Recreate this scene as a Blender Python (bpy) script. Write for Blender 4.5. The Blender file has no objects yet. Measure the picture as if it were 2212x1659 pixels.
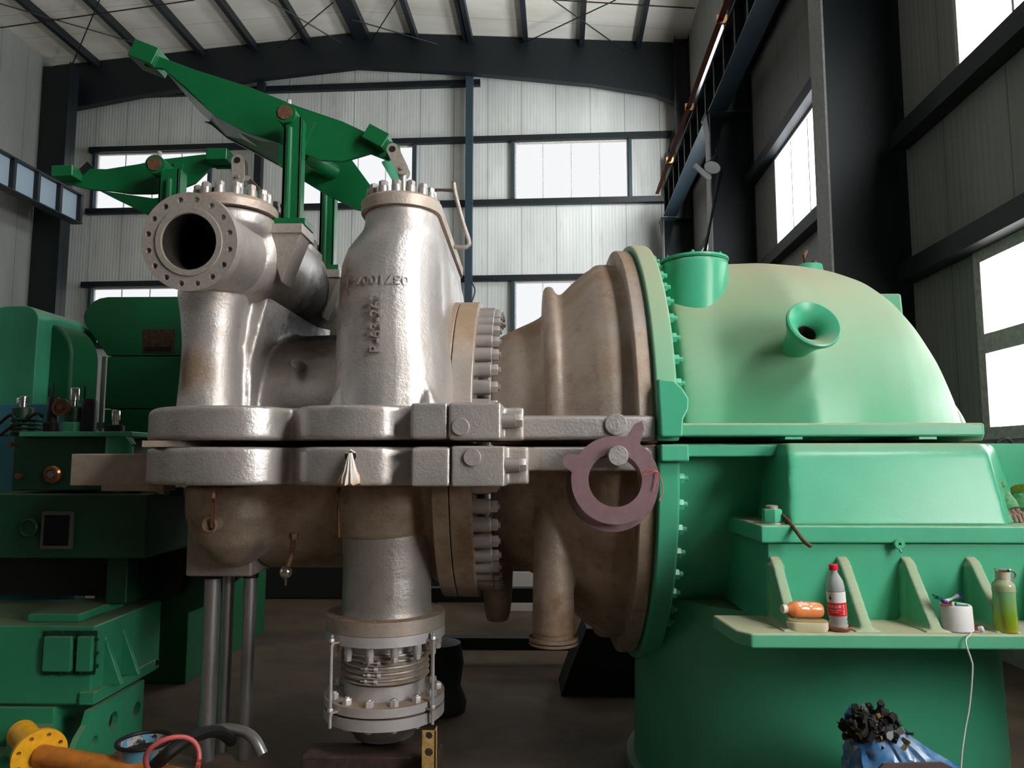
import bpy, bmesh, math, random
from mathutils import Vector, Matrix, noise
random.seed(7)
PI = math.pi
F = 1600.0
CZ = 1.60
YAW = math.atan(34.0/F)
PITCH = math.atan(160.5/F)
HROT = math.atan(104.0/F) - YAW      # the hall is turned a little against the turbine
C = bpy.context.scene.collection
CAMROT = (Matrix.Rotation(YAW, 3, 'Z') @ Matrix.Rotation(PI/2+PITCH, 3, 'X'))

def ray(px, py):
    return CAMROT @ Vector(((px-1106)/F, -(py-829.5)/F, -1.0))
def W(px, py, Y):
    d = ray(px, py)
    return Vector((0, 0, CZ)) + d*(Y/d.y)
def wx(px, Y, py=960): return W(px, py, Y).x
def wz(py, Y, px=1106): return W(px, py, Y).z
HM = Matrix.Rotation(-HROT, 3, 'Z')
def hray(px, py): return HM.inverted() @ ray(px, py)
def HY(px, py, Y):
    d = hray(px, py); return Vector((0, 0, CZ)) + d*(Y/d.y)
def HX(px, py, X):
    d = hray(px, py); return Vector((0, 0, CZ)) + d*(X/d.x)

# ---------------------------------------------------------------- materials
MATS = {}
def nodes(name):
    m = bpy.data.materials.new(name); m.use_nodes = True
    nt = m.node_tree; b = nt.nodes['Principled BSDF']
    return m, nt, b
def N(nt, t, **kw):
    n = nt.nodes.new(t)
    for k, v in kw.items(): setattr(n, k, v)
    return n
def ramp(nt, src, stops):
    r = N(nt, 'ShaderNodeValToRGB')
    e = r.color_ramp.elements
    while len(e) < len(stops): e.new(0.5)
    for i, (p, c) in enumerate(stops):
        e[i].position = p; e[i].color = (c[0], c[1], c[2], 1) if isinstance(c, tuple) else (c, c, c, 1)
    nt.links.new(src, r.inputs[0]); return r.outputs[0]
def noisetex(nt, scale, detail=4, rough=.6, vec=None, sc3=None):
    n = N(nt, 'ShaderNodeTexNoise'); n.inputs['Scale'].default_value = scale
    n.inputs['Detail'].default_value = detail; n.inputs['Roughness'].default_value = rough
    g = N(nt, 'ShaderNodeNewGeometry')
    src = g.outputs['Position']
    if sc3:
        mp = N(nt, 'ShaderNodeMapping'); mp.inputs['Scale'].default_value = sc3
        nt.links.new(src, mp.inputs['Vector']); src = mp.outputs['Vector']
    nt.links.new(src, n.inputs['Vector'])
    return n.outputs['Fac']
def mixc(nt, fac, a, b):
    m = N(nt, 'ShaderNodeMix', data_type='RGBA')
    if isinstance(fac, (int, float)): m.inputs[0].default_value = fac
    else: nt.links.new(fac, m.inputs[0])
    for i, v in ((6, a), (7, b)):
        if isinstance(v, tuple): m.inputs[i].default_value = (*v, 1)
        else: nt.links.new(v, m.inputs[i])
    return m.outputs[2]
def math_(nt, op, a, b=None, clamp=False):
    m = N(nt, 'ShaderNodeMath', operation=op); m.use_clamp = clamp
    for i, v in enumerate((a, b)):
        if v is None: continue
        if isinstance(v, (int, float)): m.inputs[i].default_value = v
        else: nt.links.new(v, m.inputs[i])
    return m.outputs[0]
def bump(nt, b, h, strength, dist=.01):
    n = N(nt, 'ShaderNodeBump'); n.inputs['Strength'].default_value = strength
    n.inputs['Distance'].default_value = dist
    nt.links.new(h, n.inputs['Height']); nt.links.new(n.outputs[0], b.inputs['Normal'])
def updust(nt, lo, hi, amount):
    """dust that lies on faces turned upward"""
    g = N(nt, 'ShaderNodeNewGeometry'); s = N(nt, 'ShaderNodeSeparateXYZ')
    nt.links.new(g.outputs['Normal'], s.inputs[0])
    r = N(nt, 'ShaderNodeMapRange'); r.inputs[1].default_value = lo; r.inputs[2].default_value = hi
    r.inputs[3].default_value = 0; r.inputs[4].default_value = amount
    nt.links.new(s.outputs[2], r.inputs[0]); return r.outputs[0]

def plain(name, col, rough=.5, metal=0, bmp=0, scale=40, var=0, **kw):
    if name in MATS: return MATS[name]
    m, nt, b = nodes(name)
    b.inputs['Roughness'].default_value = rough; b.inputs['Metallic'].default_value = metal
    f = noisetex(nt, scale)
    if var:
        dk = tuple(c*(1-var) for c in col); lt = tuple(min(1, c*(1+var)) for c in col)
        nt.links.new(mixc(nt, ramp(nt, f, [(.3, 0.), (.7, 1.)]), dk, lt), b.inputs['Base Color'])
    else: b.inputs['Base Color'].default_value = (*col, 1)
    if bmp: bump(nt, b, f, bmp, .004)
    for k, v in kw.items(): b.inputs[k].default_value = v
    MATS[name] = m; return m

def silver(name, base, brown, amount, rough=.36, metal=.8, bs=.5, dust=.5, stains=(), soot_shade=()):
    m, nt, b = nodes(name)
    f1 = noisetex(nt, 2.6, 6, .65); f2 = noisetex(nt, 70, 3); f3 = noisetex(nt, 11, 5, .7)
    fac = math_(nt, 'MULTIPLY', ramp(nt, f1, [(.36, 0.), (.66, 1.)]), amount)
    fac = math_(nt, 'ADD', fac, updust(nt, .5, .95, dust), True)
    sp = math_(nt, 'MULTIPLY', ramp(nt, f3, [(.55, 0.), (.72, 1.)]), .35)
    fac = math_(nt, 'ADD', fac, sp, True)
    for (p, r, s) in stains:        # stains with a place of their own
        g = N(nt, 'ShaderNodeNewGeometry')
        v = N(nt, 'ShaderNodeVectorMath', operation='DISTANCE')
        nt.links.new(g.outputs['Position'], v.inputs[0]); v.inputs[1].default_value = p
        q = N(nt, 'ShaderNodeMapRange'); q.inputs[1].default_value = r; q.inputs[2].default_value = r*.35
        q.inputs[3].default_value = 0; q.inputs[4].default_value = s
        nt.links.new(math_(nt, 'ADD', v.outputs['Value'], math_(nt, 'MULTIPLY', math_(nt, 'SUBTRACT', f3, .5), r*1.1)), q.inputs[0])
        fac = math_(nt, 'ADD', fac, q.outputs[0], True)
    cc = mixc(nt, fac, base, brown); sf = None
    for (p, r, s) in soot_shade:          # black patches: shade under the chest painted in, with sooty streaks
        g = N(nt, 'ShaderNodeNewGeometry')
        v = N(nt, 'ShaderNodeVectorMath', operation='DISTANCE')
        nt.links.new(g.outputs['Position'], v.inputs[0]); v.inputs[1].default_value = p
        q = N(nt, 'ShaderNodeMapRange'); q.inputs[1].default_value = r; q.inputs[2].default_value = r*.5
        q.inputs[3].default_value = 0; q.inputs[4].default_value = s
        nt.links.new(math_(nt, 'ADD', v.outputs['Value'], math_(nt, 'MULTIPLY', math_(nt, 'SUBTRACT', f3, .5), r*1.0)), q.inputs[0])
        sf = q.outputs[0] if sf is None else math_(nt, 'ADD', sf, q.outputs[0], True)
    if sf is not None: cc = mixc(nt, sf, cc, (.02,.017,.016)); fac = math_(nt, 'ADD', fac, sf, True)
    nt.links.new(cc, b.inputs['Base Color'])
    nt.links.new(math_(nt, 'SUBTRACT', metal, math_(nt, 'MULTIPLY', fac, metal*.8)), b.inputs['Metallic'])
    nt.links.new(math_(nt, 'ADD', rough, math_(nt, 'MULTIPLY', fac, .3)), b.inputs['Roughness'])
    bump(nt, b, math_(nt, 'ADD', math_(nt, 'MULTIPLY', f2, .6), f3), bs, .006)
    MATS[name] = m; return m

def green(name, base, dust=(.42, .36, .23), dlo=.45, dhi=1.0, damt=.75, rough=.33, bs=.12, grime=.12):
    m, nt, b = nodes(name)
    f1 = noisetex(nt, 3.0, 5); f2 = noisetex(nt, 60, 3)
    dk = tuple(c*.72 for c in base)
    c0 = mixc(nt, math_(nt, 'MULTIPLY', ramp(nt, f1, [(.35, 0.), (.7, 1.)]), grime*4), base, dk)
    d = updust(nt, dlo, dhi, damt)
    d = math_(nt, 'MULTIPLY', d, ramp(nt, f1, [(.2, .75), (.7, 1.)]))
    nt.links.new(mixc(nt, d, c0, dust), b.inputs['Base Color'])
    nt.links.new(math_(nt, 'ADD', rough, math_(nt, 'MULTIPLY', d, .5)), b.inputs['Roughness'])
    bump(nt, b, f2, bs, .004)
    MATS[name] = m; return m

def panelmat(name, col, axis, pitch=1.0, ribs=.09):
    """light sandwich-panel cladding with vertical joints and fine ribs"""
    m, nt, b = nodes(name)
    tc = N(nt, 'ShaderNodeTexCoord'); s = N(nt, 'ShaderNodeSeparateXYZ')
    nt.links.new(tc.outputs['Object'], s.inputs[0])
    a = s.outputs[axis]
    fr = math_(nt, 'FRACT', math_(nt, 'DIVIDE', math_(nt, 'ADD', a, 100.), pitch))
    seam = math_(nt, 'LESS_THAN', fr, .016)
    rb = math_(nt, 'SINE', math_(nt, 'MULTIPLY', a, 2*PI/ribs))
    f = noisetex(nt, .8, 5, .6, sc3=(1, 1, .25)); f2 = noisetex(nt, 5, 4, .7, sc3=(1, 1, .12))
    dk = tuple(c*.70 for c in col)
    c0 = mixc(nt, ramp(nt, f, [(.3, 0.), (.7, 1.)]), dk, col)
    c1 = mixc(nt, math_(nt, 'MULTIPLY', ramp(nt, f2, [(.55, 0.), (.8, 1.)]), .35), c0, (.25, .22, .16))
    nt.links.new(mixc(nt, math_(nt, 'MULTIPLY', seam, .75), c1, (.05, .05, .05)), b.inputs['Base Color'])
    b.inputs['Roughness'].default_value = .45
    bump(nt, b, rb, .30, .004)
    MATS[name] = m; return m

def emit(name, col, s):
    m = bpy.data.materials.new(name); m.use_nodes = True; nt = m.node_tree
    nt.nodes.remove(nt.nodes['Principled BSDF'])
    e = N(nt, 'ShaderNodeEmission'); e.inputs[0].default_value = (*col, 1); e.inputs[1].default_value = s
    nt.links.new(e.outputs[0], nt.nodes['Material Output'].inputs[0]); MATS[name] = m; return m

# ---------------------------------------------------------------- mesh builder
def frame_of(d):
    d = d.normalized()
    up = Vector((0, 0, 1)) if abs(d.z) < .95 else Vector((1, 0, 0))
    u = d.cross(up).normalized(); v = u.cross(d).normalized()
    return u, v
class MB:
    def __init__(s): s.v = []; s.f = []
    def add(s, vs, fs):
        o = len(s.v); s.v += [Vector(p) for p in vs]; s.f += [tuple(i+o for i in f) for f in fs]; return s
    def box(s, a, b):
        x0, x1 = sorted((a[0], b[0])); y0, y1 = sorted((a[1], b[1])); z0, z1 = sorted((a[2], b[2]))
        return s.add([(x0,y0,z0),(x1,y0,z0),(x1,y1,z0),(x0,y1,z0),(x0,y0,z1),(x1,y0,z1),(x1,y1,z1),(x0,y1,z1)],
                     [(3,2,1,0),(4,5,6,7),(0,1,5,4),(1,2,6,5),(2,3,7,6),(3,0,4,7)])
    def beam(s, p, q, w, h, up=None):
        """box bar from p to q; w sideways, h along up"""
        p, q = Vector(p), Vector(q); d = (q-p).normalized()
        up = Vector(up) if up else (Vector((0,0,1)) if abs(d.z) < .9 else Vector((0,1,0)))
        u = d.cross(up).normalized(); v = u.cross(d).normalized()
        vs = [e + u*(a*w/2) + v*(c*h/2) for e in (p, q) for a, c in ((-1,-1),(1,-1),(1,1),(-1,1))]
        return s.add(vs, [(3,2,1,0),(4,5,6,7),(0,1,5,4),(1,2,6,5),(2,3,7,6),(3,0,4,7)])
    def loft(s, rings, c0=True, c1=True, closed=False):
        n = len(rings[0]); vs = [p for r in rings for p in r]; fs = []
        m = len(rings)
        for i in range(m if closed else m-1):
            j = (i+1) % m
            for k in range(n):
                l = (k+1) % n
                fs.append((i*n+k, i*n+l, j*n+l, j*n+k))
        if not closed:
            if c0: fs.append(tuple(range(n-1, -1, -1)))
            if c1: fs.append(tuple(range((m-1)*n, m*n)))
        return s.add(vs, fs)
    def lathe(s, o, d, prof, n=32, c0=True, c1=True, closed=False):
        """prof: (distance along d, radius)"""
        o = Vector(o); d = Vector(d).normalized(); u, v = frame_of(d)
        rs = [[o + d*t + (u*math.cos(2*PI*k/n) + v*math.sin(2*PI*k/n))*max(r, 1e-4) for k in range(n)] for t, r in prof]
        return s.loft(rs, c0, c1, closed)
    def cyl(s, p, q, r, r2=None, n=20):
        p, q = Vector(p), Vector(q)
        return s.lathe(p, q-p, [(0, r), ((q-p).length, r if r2 is None else r2)], n)
    def tube(s, pts, r, n=10, closed=False):
        pts = [Vector(p) for p in pts]; rs = []; u = None
        m = len(pts)
        for i, p in enumerate(pts):
            if closed: d = pts[(i+1) % m]-pts[i-1]
            else: d = (pts[min(i+1, m-1)]-pts[max(i-1, 0)])
            d.normalize()
            if u is None: u, v = frame_of(d)
            else:
                u = (u - d*u.dot(d)).normalized(); v = d.cross(u)
            rr = r[i] if isinstance(r, (list, tuple)) else r
            rs.append([p + (u*math.cos(2*PI*k/n)+v*math.sin(2*PI*k/n))*rr for k in range(n)])
        return s.loft(rs, closed=closed)
    def prism(s, pts, d):
        """closed polygon of 3D points pushed along d"""
        d = Vector(d); a = [Vector(p) for p in pts]; return s.loft([a, [p+d for p in a]])
    def hexa(s, p, d, h, r):
        return s.lathe(p, d, [(0, r), (h*.85, r), (h, r*.9)], 6)
    def sphere(s, c, r, n=16, sz=(1,1,1)):
        c = Vector(c); rs = []
        m = n//2
        for i in range(1, m):
            t = PI*i/m
            rs.append([c+Vector((math.sin(t)*math.cos(2*PI*k/n)*r*sz[0], math.sin(t)*math.sin(2*PI*k/n)*r*sz[1], -math.cos(t)*r*sz[2])) for k in range(n)])
        return s.loft(rs)
    def plate(s, outer, holes, o, u, v, t, seg=20):
        """flat plate with real holes. outer: 2D points; holes: (x, y, r). o origin, u,v axes, t thickness vector"""
        bm = bmesh.new(); loops = [outer]
        for hx, hy, r in holes:
            loops.append([(hx+r*math.cos(2*PI*k/seg), hy+r*math.sin(2*PI*k/seg)) for k in range(seg)])
        es = []; allv = []
        for lp in loops:
            vs = [bm.verts.new((p[0], p[1], 0)) for p in lp]; allv.append(vs)
            es += [bm.edges.new((vs[i], vs[(i+1) % len(vs)])) for i in range(len(vs))]
        bmesh.ops.triangle_fill(bm, use_beauty=True, use_dissolve=False, edges=es)
        bm.verts.index_update()
        o, u, v, t = Vector(o), Vector(u), Vector(v), Vector(t)
        n = len(bm.verts); base = [o+u*w.co.x+v*w.co.y for w in bm.verts]
        fs = [tuple(w.index for w in f.verts) for f in bm.faces]
        tri = list(fs) + [tuple(i+n for i in reversed(f)) for f in fs]
        for vs in allv:
            m = len(vs)
            for i in range(m):
                a, b = vs[i].index, vs[(i+1) % m].index
                tri.append((a, b, b+n, a+n))
        bm.free()
        return s.add(base+[p+t for p in base], tri)
    def xf(s, M):
        s.v = [M @ p for p in s.v]; return s
    def mesh(s, name, mats, smooth=None):
        me = bpy.data.meshes.new(name); me.from_pydata([tuple(p) for p in s.v], [], s.f)
        bm = bmesh.new(); bm.from_mesh(me)
        bmesh.ops.recalc_face_normals(bm, faces=bm.faces)
        if smooth is not None:
            for f in bm.faces: f.smooth = True
            for e in bm.edges:
                if len(e.link_faces) == 2:
                    e.smooth = e.calc_face_angle(0) < math.radians(smooth)
        bm.to_mesh(me); bm.free()
        for m in (mats if isinstance(mats, (list, tuple)) else [mats]): me.materials.append(m)
        return me

TM = {}
OFF = {}       # world offset of each object's origin
def link(o, parent=None, off=None, world=None):
    C.objects.link(o)
    if parent is not None:
        o.parent = parent
        if world is not None: o.location = Vector(world) - OFF[parent.name]
    elif world is not None: o.location = world
    OFF[o.name] = Vector(world) if world is not None else (OFF[parent.name] if parent is not None else Vector((0,0,0)))
    return o
def thing(name, label, cat, loc, group=None, rot=None):
    o = bpy.data.objects.new(name, None); o.empty_display_size = .1
    link(o, world=Vector(loc))
    if rot: o.rotation_euler = rot
    return tag(o, label, cat, group)
def tag(o, label=None, cat=None, group=None, kind=None):
    if label: o['label'] = label
    if cat: o['category'] = cat
    if group: o['group'] = group
    if kind: o['kind'] = kind
    return o
def put(mb, name, mat, parent=None, smooth=35, label=None, local=False, bevel=0, kind=None):
    """link a builder as one mesh object. Vertices are in world coordinates unless local"""
    if parent is not None and not local:
        off = OFF[parent.name]; mb.v = [p-off for p in mb.v]
    o = bpy.data.objects.new(name, mb.mesh(name, mat, smooth)); link(o, parent)
    if label: o['label'] = label
    if kind: o['kind'] = kind
    if bevel:
        b = o.modifiers.new('bevel', 'BEVEL'); b.width = bevel; b.segments = 2; b.limit_method = 'ANGLE'; b.angle_limit = math.radians(40)
        for p in o.data.polygons: p.use_smooth = True
        b.harden_normals = True
    return o
def cast(mb, name, mat, parent=None, voxel=.014, sm=6, label=None):
    """cast metal body: closed lumps fused and their corners softened"""
    o = put(mb, name, mat, parent, None, label)
    r = o.modifiers.new('fuse', 'REMESH'); r.mode = 'VOXEL'; r.voxel_size = voxel; r.use_smooth_shade = True
    s = o.modifiers.new('soften', 'SMOOTH'); s.factor = .5; s.iterations = sm
    return o
def inst(me, name, parent, loc, M=None, label=None):
    """one more copy of a small part, sharing its mesh"""
    o = bpy.data.objects.new(name, me); C.objects.link(o); o.parent = parent
    mat = Matrix.Translation(Vector(loc)-OFF[parent.name])
    if M is not None: mat = mat @ M.to_4x4()
    o.matrix_local = mat; OFF[o.name] = Vector(loc)
    if label: o['label'] = label
    return o
def zto(d):
    """rotation taking +Z to d"""
    return Vector((0,0,1)).rotation_difference(Vector(d).normalized()).to_matrix()
def top(mb, name, mat, label, cat, group=None, smooth=35, bevel=0, kind=None):
    """a thing that is one mesh, its origin at its base"""
    lo = Vector((sum(p.x for p in mb.v)/len(mb.v), sum(p.y for p in mb.v)/len(mb.v), min(p.z for p in mb.v)))
    mb.v = [p-lo for p in mb.v]
    o = put(mb, name, mat, None, smooth, bevel=bevel); o.location = lo; OFF[o.name] = lo
    return tag(o, label, cat, group, kind)
def text(s, size, ext, mat, name, parent, M, bev=0):
    cu = bpy.data.curves.new(name, 'FONT'); cu.body = s; cu.size = size; cu.extrude = ext
    cu.align_x = 'CENTER'; cu.align_y = 'CENTER'; cu.bevel_depth = bev
    t = bpy.data.objects.new('t', cu); me = bpy.data.meshes.new_from_object(t)
    bpy.data.objects.remove(t); me.materials.clear(); me.materials.append(mat)
    o = bpy.data.objects.new(name, me); C.objects.link(o); o.parent = parent
    o.matrix_local = Matrix.Translation(-OFF[parent.name]) @ M; TM[o.name] = M.copy()
    return o
def arc(cx, cy, r, a0, a1, n):
    return [(cx+r*math.cos(math.radians(a0+(a1-a0)*i/n)), cy+r*math.sin(math.radians(a0+(a1-a0)*i/n))) for i in range(n+1)]
def smoothpath(pts, k=6):
    P = [Vector(p) for p in pts]; out = []
    for i in range(len(P)-1):
        p0, p1, p2, p3 = P[max(i-1,0)], P[i], P[i+1], P[min(i+2, len(P)-1)]
        for j in range(k):
            t = j/k
            out.append(.5*((2*p1)+(p2-p0)*t+(2*p0-5*p1+4*p2-p3)*t*t+(3*p1-p0-3*p2+p3)*t**3))
    return out+[P[-1]]

# ---------------------------------------------------------------- the materials of this place
SIL = silver('aluminium_paint', (.60,.58,.57), (.27,.19,.125), .45, stains=(((-1.62,3.45,2.02),.16,.8), ((-.95,3.6,2.35),.34,.75), ((-.80,3.4,2.42),.13,.5)), soot_shade=(((-1.17,4.35,2.42),.42,.95), ((-1.15,4.0,2.25),.22,.7)))
SILB = silver('dusty_aluminium_paint', (.54,.46,.39), (.25,.155,.082), .95, rough=.42, metal=.6)
SILC = silver('tan_dusted_aluminium_paint', (.58,.52,.47), (.36,.25,.165), .75, rough=.40, metal=.65, dust=.7)
SILF = plain('machined_grey_paint', (.40,.36,.32), .45, .35, .25, 60, .12)
SILG = silver('grey_flange_paint', (.70,.69,.71), (.34,.25,.17), .25, rough=.42, metal=.55, dust=.8, bs=.15)
NUT = silver('bolt_aluminium', (.52,.50,.49), (.28,.21,.16), .5, rough=.35, metal=.8, bs=.1)
PIPE = silver('pipe_aluminium', (.44,.44,.46), (.22,.18,.14), .3, rough=.34, metal=.85, bs=.1)
BORE = plain('black_bore', (.012,.009,.007), .7)  # plain black lining for the inlet and vent bores
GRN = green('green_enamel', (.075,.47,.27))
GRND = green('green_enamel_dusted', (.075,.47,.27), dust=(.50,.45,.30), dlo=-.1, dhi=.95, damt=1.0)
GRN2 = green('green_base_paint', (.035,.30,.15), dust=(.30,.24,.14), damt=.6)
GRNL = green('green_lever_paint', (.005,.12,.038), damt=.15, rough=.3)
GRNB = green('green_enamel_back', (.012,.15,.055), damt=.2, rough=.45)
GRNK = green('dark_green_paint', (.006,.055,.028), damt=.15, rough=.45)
STEEL = plain('blue_black_steel', (.006,.010,.013), .5, .0, .1, 30, .3)
STEELB = plain('blue_grey_steel', (.035,.06,.08), .4, .2)
BLK = plain('black_iron', (.004,.004,.004), .6)
RUST = plain('rusty_steel', (.16,.08,.045), .6, .4, .4, 60, .4)
CHROME = plain('chrome', (.7,.66,.62), .15, 1)
BRASS = plain('copper_brass', (.42,.20,.10), .3, .9)
# ================================================================ THE HALL
E = CZ
XR, XL, YF, YB = 3.5, -14.5, 20.0, -9.0
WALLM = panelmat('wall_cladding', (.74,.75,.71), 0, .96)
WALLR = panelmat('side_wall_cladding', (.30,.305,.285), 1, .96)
WALLD = plain('dark_rear_wall', (.10,.10,.10), .7)
RX = -5.5
ZRIDGE = HY(770, 92, YF).z; SL = .075
def roofz(x): return ZRIDGE - SL*abs(x-RX)
def hput(mb, name, mat, kind='structure', parent=None, smooth=30):
    mb.xf(HM); o = put(mb, name, mat, parent, smooth)
    if kind: o['kind'] = kind
    return o
def grid_wall(axis, f0, f1, u0, u1, z0, z1, holes):
    """wall slab between f0 and f1 across AXIS with rectangular openings"""
    us = sorted({u0, u1, *[h[0] for h in holes], *[h[1] for h in holes]}); zs = sorted({z0, z1, *[h[2] for h in holes], *[h[3] for h in holes]})
    mb = MB()
    for i in range(len(us)-1):
        run = None
        for j in range(len(zs)-1):
            cu, cz = (us[i]+us[i+1])/2, (zs[j]+zs[j+1])/2
            solid = not any(h[0] < cu < h[1] and h[2] < cz < h[3] for h in holes)
            if solid: run = [zs[j], zs[j+1]] if run is None else [run[0], zs[j+1]]
            if run and (not solid or j == len(zs)-2):
                if axis == 'y': mb.box((us[i], f0, run[0]), (us[i+1], f1, run[1]))
                else: mb.box((f0, us[i], run[0]), (f1, us[i+1], run[1]))
                run = None
    return mb
zM0, zM1, zU0, zU1 = [HY(1235, py, YF).z for py in (730, 607, 430, 305)]
zL0, zL1 = HX(2132, 950, XR).z, HX(2091, 555, XR).z
CB = HY(1440, 466, 18.9).z; CT = CB+.72       # crane beam
fx = lambda px: (px-1210)/F*YF
farwin = [(HY(1112,360,YF).x, HY(1357,360,YF).x, zU0, zU1), (HY(654,360,YF).x, HY(893,360,YF).x, zU0, zU1), (HY(210,360,YF).x, HY(452,360,YF).x, zU0, zU1),
          (HY(1112,660,YF).x, HY(1357,660,YF).x, zM0, zM1), (HY(654,660,YF).x, HY(893,660,YF).x, zM0, zM1), (HY(200,660,YF).x, HY(444,660,YF).x, zM0, zM1)]
sidewin = []
for y1 in (17.6, 11.85, 6.42, 1.40, -5.0):
    wl = 2.0 if y1 == 1.40 else 3.05
    sidewin += [(y1-wl, y1, zM0, zM1), (y1-wl, y1, zU0, zU1)]
sidewin += [(y1-(2.0 if y1 == 1.40 else 3.05), y1, zL0, zL1) for y1 in (6.36, 1.40, -5.0)]
EW = E+9.9
hput(grid_wall('y', YF, YF+.12, XL, XR, 0, roofz(XL)-.05, farwin).prism([(XL, YF, roofz(XL)-.05), (XR, YF, roofz(XR)-.05), (RX, YF, ZRIDGE-.02)], (0,.12,0)), 'wall_back', WALLM)
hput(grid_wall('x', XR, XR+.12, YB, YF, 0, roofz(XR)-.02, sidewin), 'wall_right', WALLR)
leftwin = [(y-3, y, a, b) for y in (11.8, 6, 0) for a, b in ((zU0, zU1), (zM0, zM1))]
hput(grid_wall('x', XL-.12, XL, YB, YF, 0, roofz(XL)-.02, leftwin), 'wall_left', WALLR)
DOOR = (-1.6, 2.6, 0.02, 4.2)
hput(grid_wall('y', YB-.12, YB, XL, XR, 0, roofz(XL)-.05, [DOOR]).prism([(XL, YB, roofz(XL)-.05), (XR, YB, roofz(XR)-.05), (RX, YB, ZRIDGE-.02)], (0,-.12,0)), 'wall_front', WALLD)
flm, nt, b = nodes('concrete_floor')
f = noisetex(nt, 1.2, 6, .65); f2 = noisetex(nt, 14, 5)
nt.links.new(mixc(nt, ramp(nt, f, [(.35, 0.), (.65, 1.)]), (.07,.045,.028), (.16,.108,.068)), b.inputs['Base Color'])
b.inputs['Roughness'].default_value = .75; bump(nt, b, f2, .25)
hput(MB().box((XL, YB, -.15), (XR, YF, 0)), 'floor', flm)
rfm, nt, b = nodes('roof_panel')
f = noisetex(nt, .9, 5, .6, sc3=(.3, 1, 1)); tc = N(nt, 'ShaderNodeTexCoord'); s = N(nt, 'ShaderNodeSeparateXYZ'); nt.links.new(tc.outputs['Object'], s.inputs[0])
fr = math_(nt, 'LESS_THAN', math_(nt, 'FRACT', math_(nt, 'ADD', s.outputs[1], 50.3)), .02)
nt.links.new(mixc(nt, math_(nt, 'MULTIPLY', fr, .5), mixc(nt, ramp(nt, f, [(.35, 0.), (.7, 1.)]), (.80,.78,.70), (.60,.57,.48)), (.2,.18,.14)), b.inputs['Base Color'])
b.inputs['Roughness'].default_value = .6
rb = MB()
for xa in (XL-.2, XR+.2):
    rb.prism([(xa, YB-.2, roofz(xa)), (RX, YB-.2, ZRIDGE), (RX, YB-.2, ZRIDGE+.12), (xa, YB-.2, roofz(xa)+.12)], (0, YF-YB+.4, 0))
hput(rb, 'ceiling', rfm)

DAY = emit('daylight_pane', (.97,.98,1.0), .95)
DAYL = emit('west_daylight_pane', (.97,.98,1.0), 1.4)
DAYG = emit('far_west_daylight_pane', (.93,.97,1.0), 22.0)
DAYF = emit('far_east_daylight_pane', (.93,.97,1.0), 34.0)
DAYS = emit('bright_daylight_pane', (1.0,.98,.95), 6.0)
DAYN = emit('low_daylight_pane', (1.0,.98,.95), 27.0)
DAYR = emit('rear_daylight_pane', (1.0,.98,.95), .7)
DAYK = emit('near_daylight_pane', (1.0,.98,.95), 52.0)
DAYU = emit('high_daylight_pane', (.90,.96,1.0), 6.0)
PVC = plain('white_window_profile', (.55,.53,.48), .4, 0, .1, 20, .25)
wn = [0]
def window(axis, fx0, u0, u1, z0, z1, mat, nm=4, rows=1, inward=-1, w=.05, d=.1):
    wn[0] += 1
    def P(u, f, z): return (u, f, z) if axis == 'y' else (f, u, z)
    root = thing('window_%d' % wn[0], None, None, HM @ Vector(P((u0+u1)/2, fx0, z0))); root['kind'] = 'structure'
    a, bq = fx0+inward*.015, fx0-inward*d
    fm = MB()
    fm.box(P(u0, a, z0), P(u1, bq, z0+w)); fm.box(P(u0, a, z1-w), P(u1, bq, z1))
    fm.box(P(u0, a, z0+w), P(u0+w, bq, z1-w)); fm.box(P(u1-w, a, z0+w), P(u1, bq, z1-w))
    for k in range(1, nm):
        c = u0+(u1-u0)*k/nm; fm.box(P(c-w*.28, fx0-inward*.02, z0+w), P(c+w*.28, bq, z1-w))
    for k in range(1, rows):
        c = z0+(z1-z0)*k/rows; fm.box(P(u0+w, a, c-w*.8), P(u1-w, bq, c+w*.8))
    fm.xf(HM); put(fm, 'window_frame', PVC, root, 30)
    pm = MB().box(P(u0+w*.5, fx0-inward*.05, z0+w*.5), P(u1-w*.5, fx0-inward*.062, z1-w*.5)); pm.xf(HM)
    put(pm, 'pane', mat, root, None)
    return root
for h in farwin: window('y', YF, *h, DAY, w=.04, d=.10)
for i, h in enumerate(sidewin):
    low = h[2] == zL0
    key = 1.3 < h[1] < 1.5; rear = h[1] < 0
    window('x', XR, *h, DAYF if h[1] > 15 else DAYK if key and h[2] == zM0 else DAYN if key and low else (DAYR if rear else (DAYS if low else DAYU)), nm=2 if low else 4, rows=2 if low else 1, w=.10 if low else .05)
for h in leftwin: window('x', XL, *h, DAYG if h[1] > 15 else DAYL, inward=1)
dr = MB().box((DOOR[0], YB-.08, DOOR[2]-.02), (DOOR[1], YB-.03, DOOR[3])); hput(dr, 'door_1', STEEL)

tn = [0]
def trim(mb, mat=STEEL):
    tn[0] += 1; return hput(mb, 'trim_%d' % tn[0], mat)
# girts along the far wall, cut at the wind posts
posts = (fx(1012), fx(532))
segs = [(XL+.9, posts[1]-.1), (posts[1]+.1, posts[0]-.1), (posts[0]+.1, XR-.35)]
for z in (zU1, zU0, zM1, zM0, E+1.0):
    for a, bq in segs:
        zz = z+.085 if z in (zU1, zM1) else z-.085
        trim(MB().box((a, YF-.14, zz-.08), (bq, YF, zz+.08)))
zg_ = HY(800, 196, YF).z
trim(MB().box((XL+.9, YF-.14, zg_), (posts[1]-.1, YF, zg_+.17)))
trim(MB().box((posts[1]+.1, YF-.14, zg_), (posts[0]+.28, YF, zg_+.17)))
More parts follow.
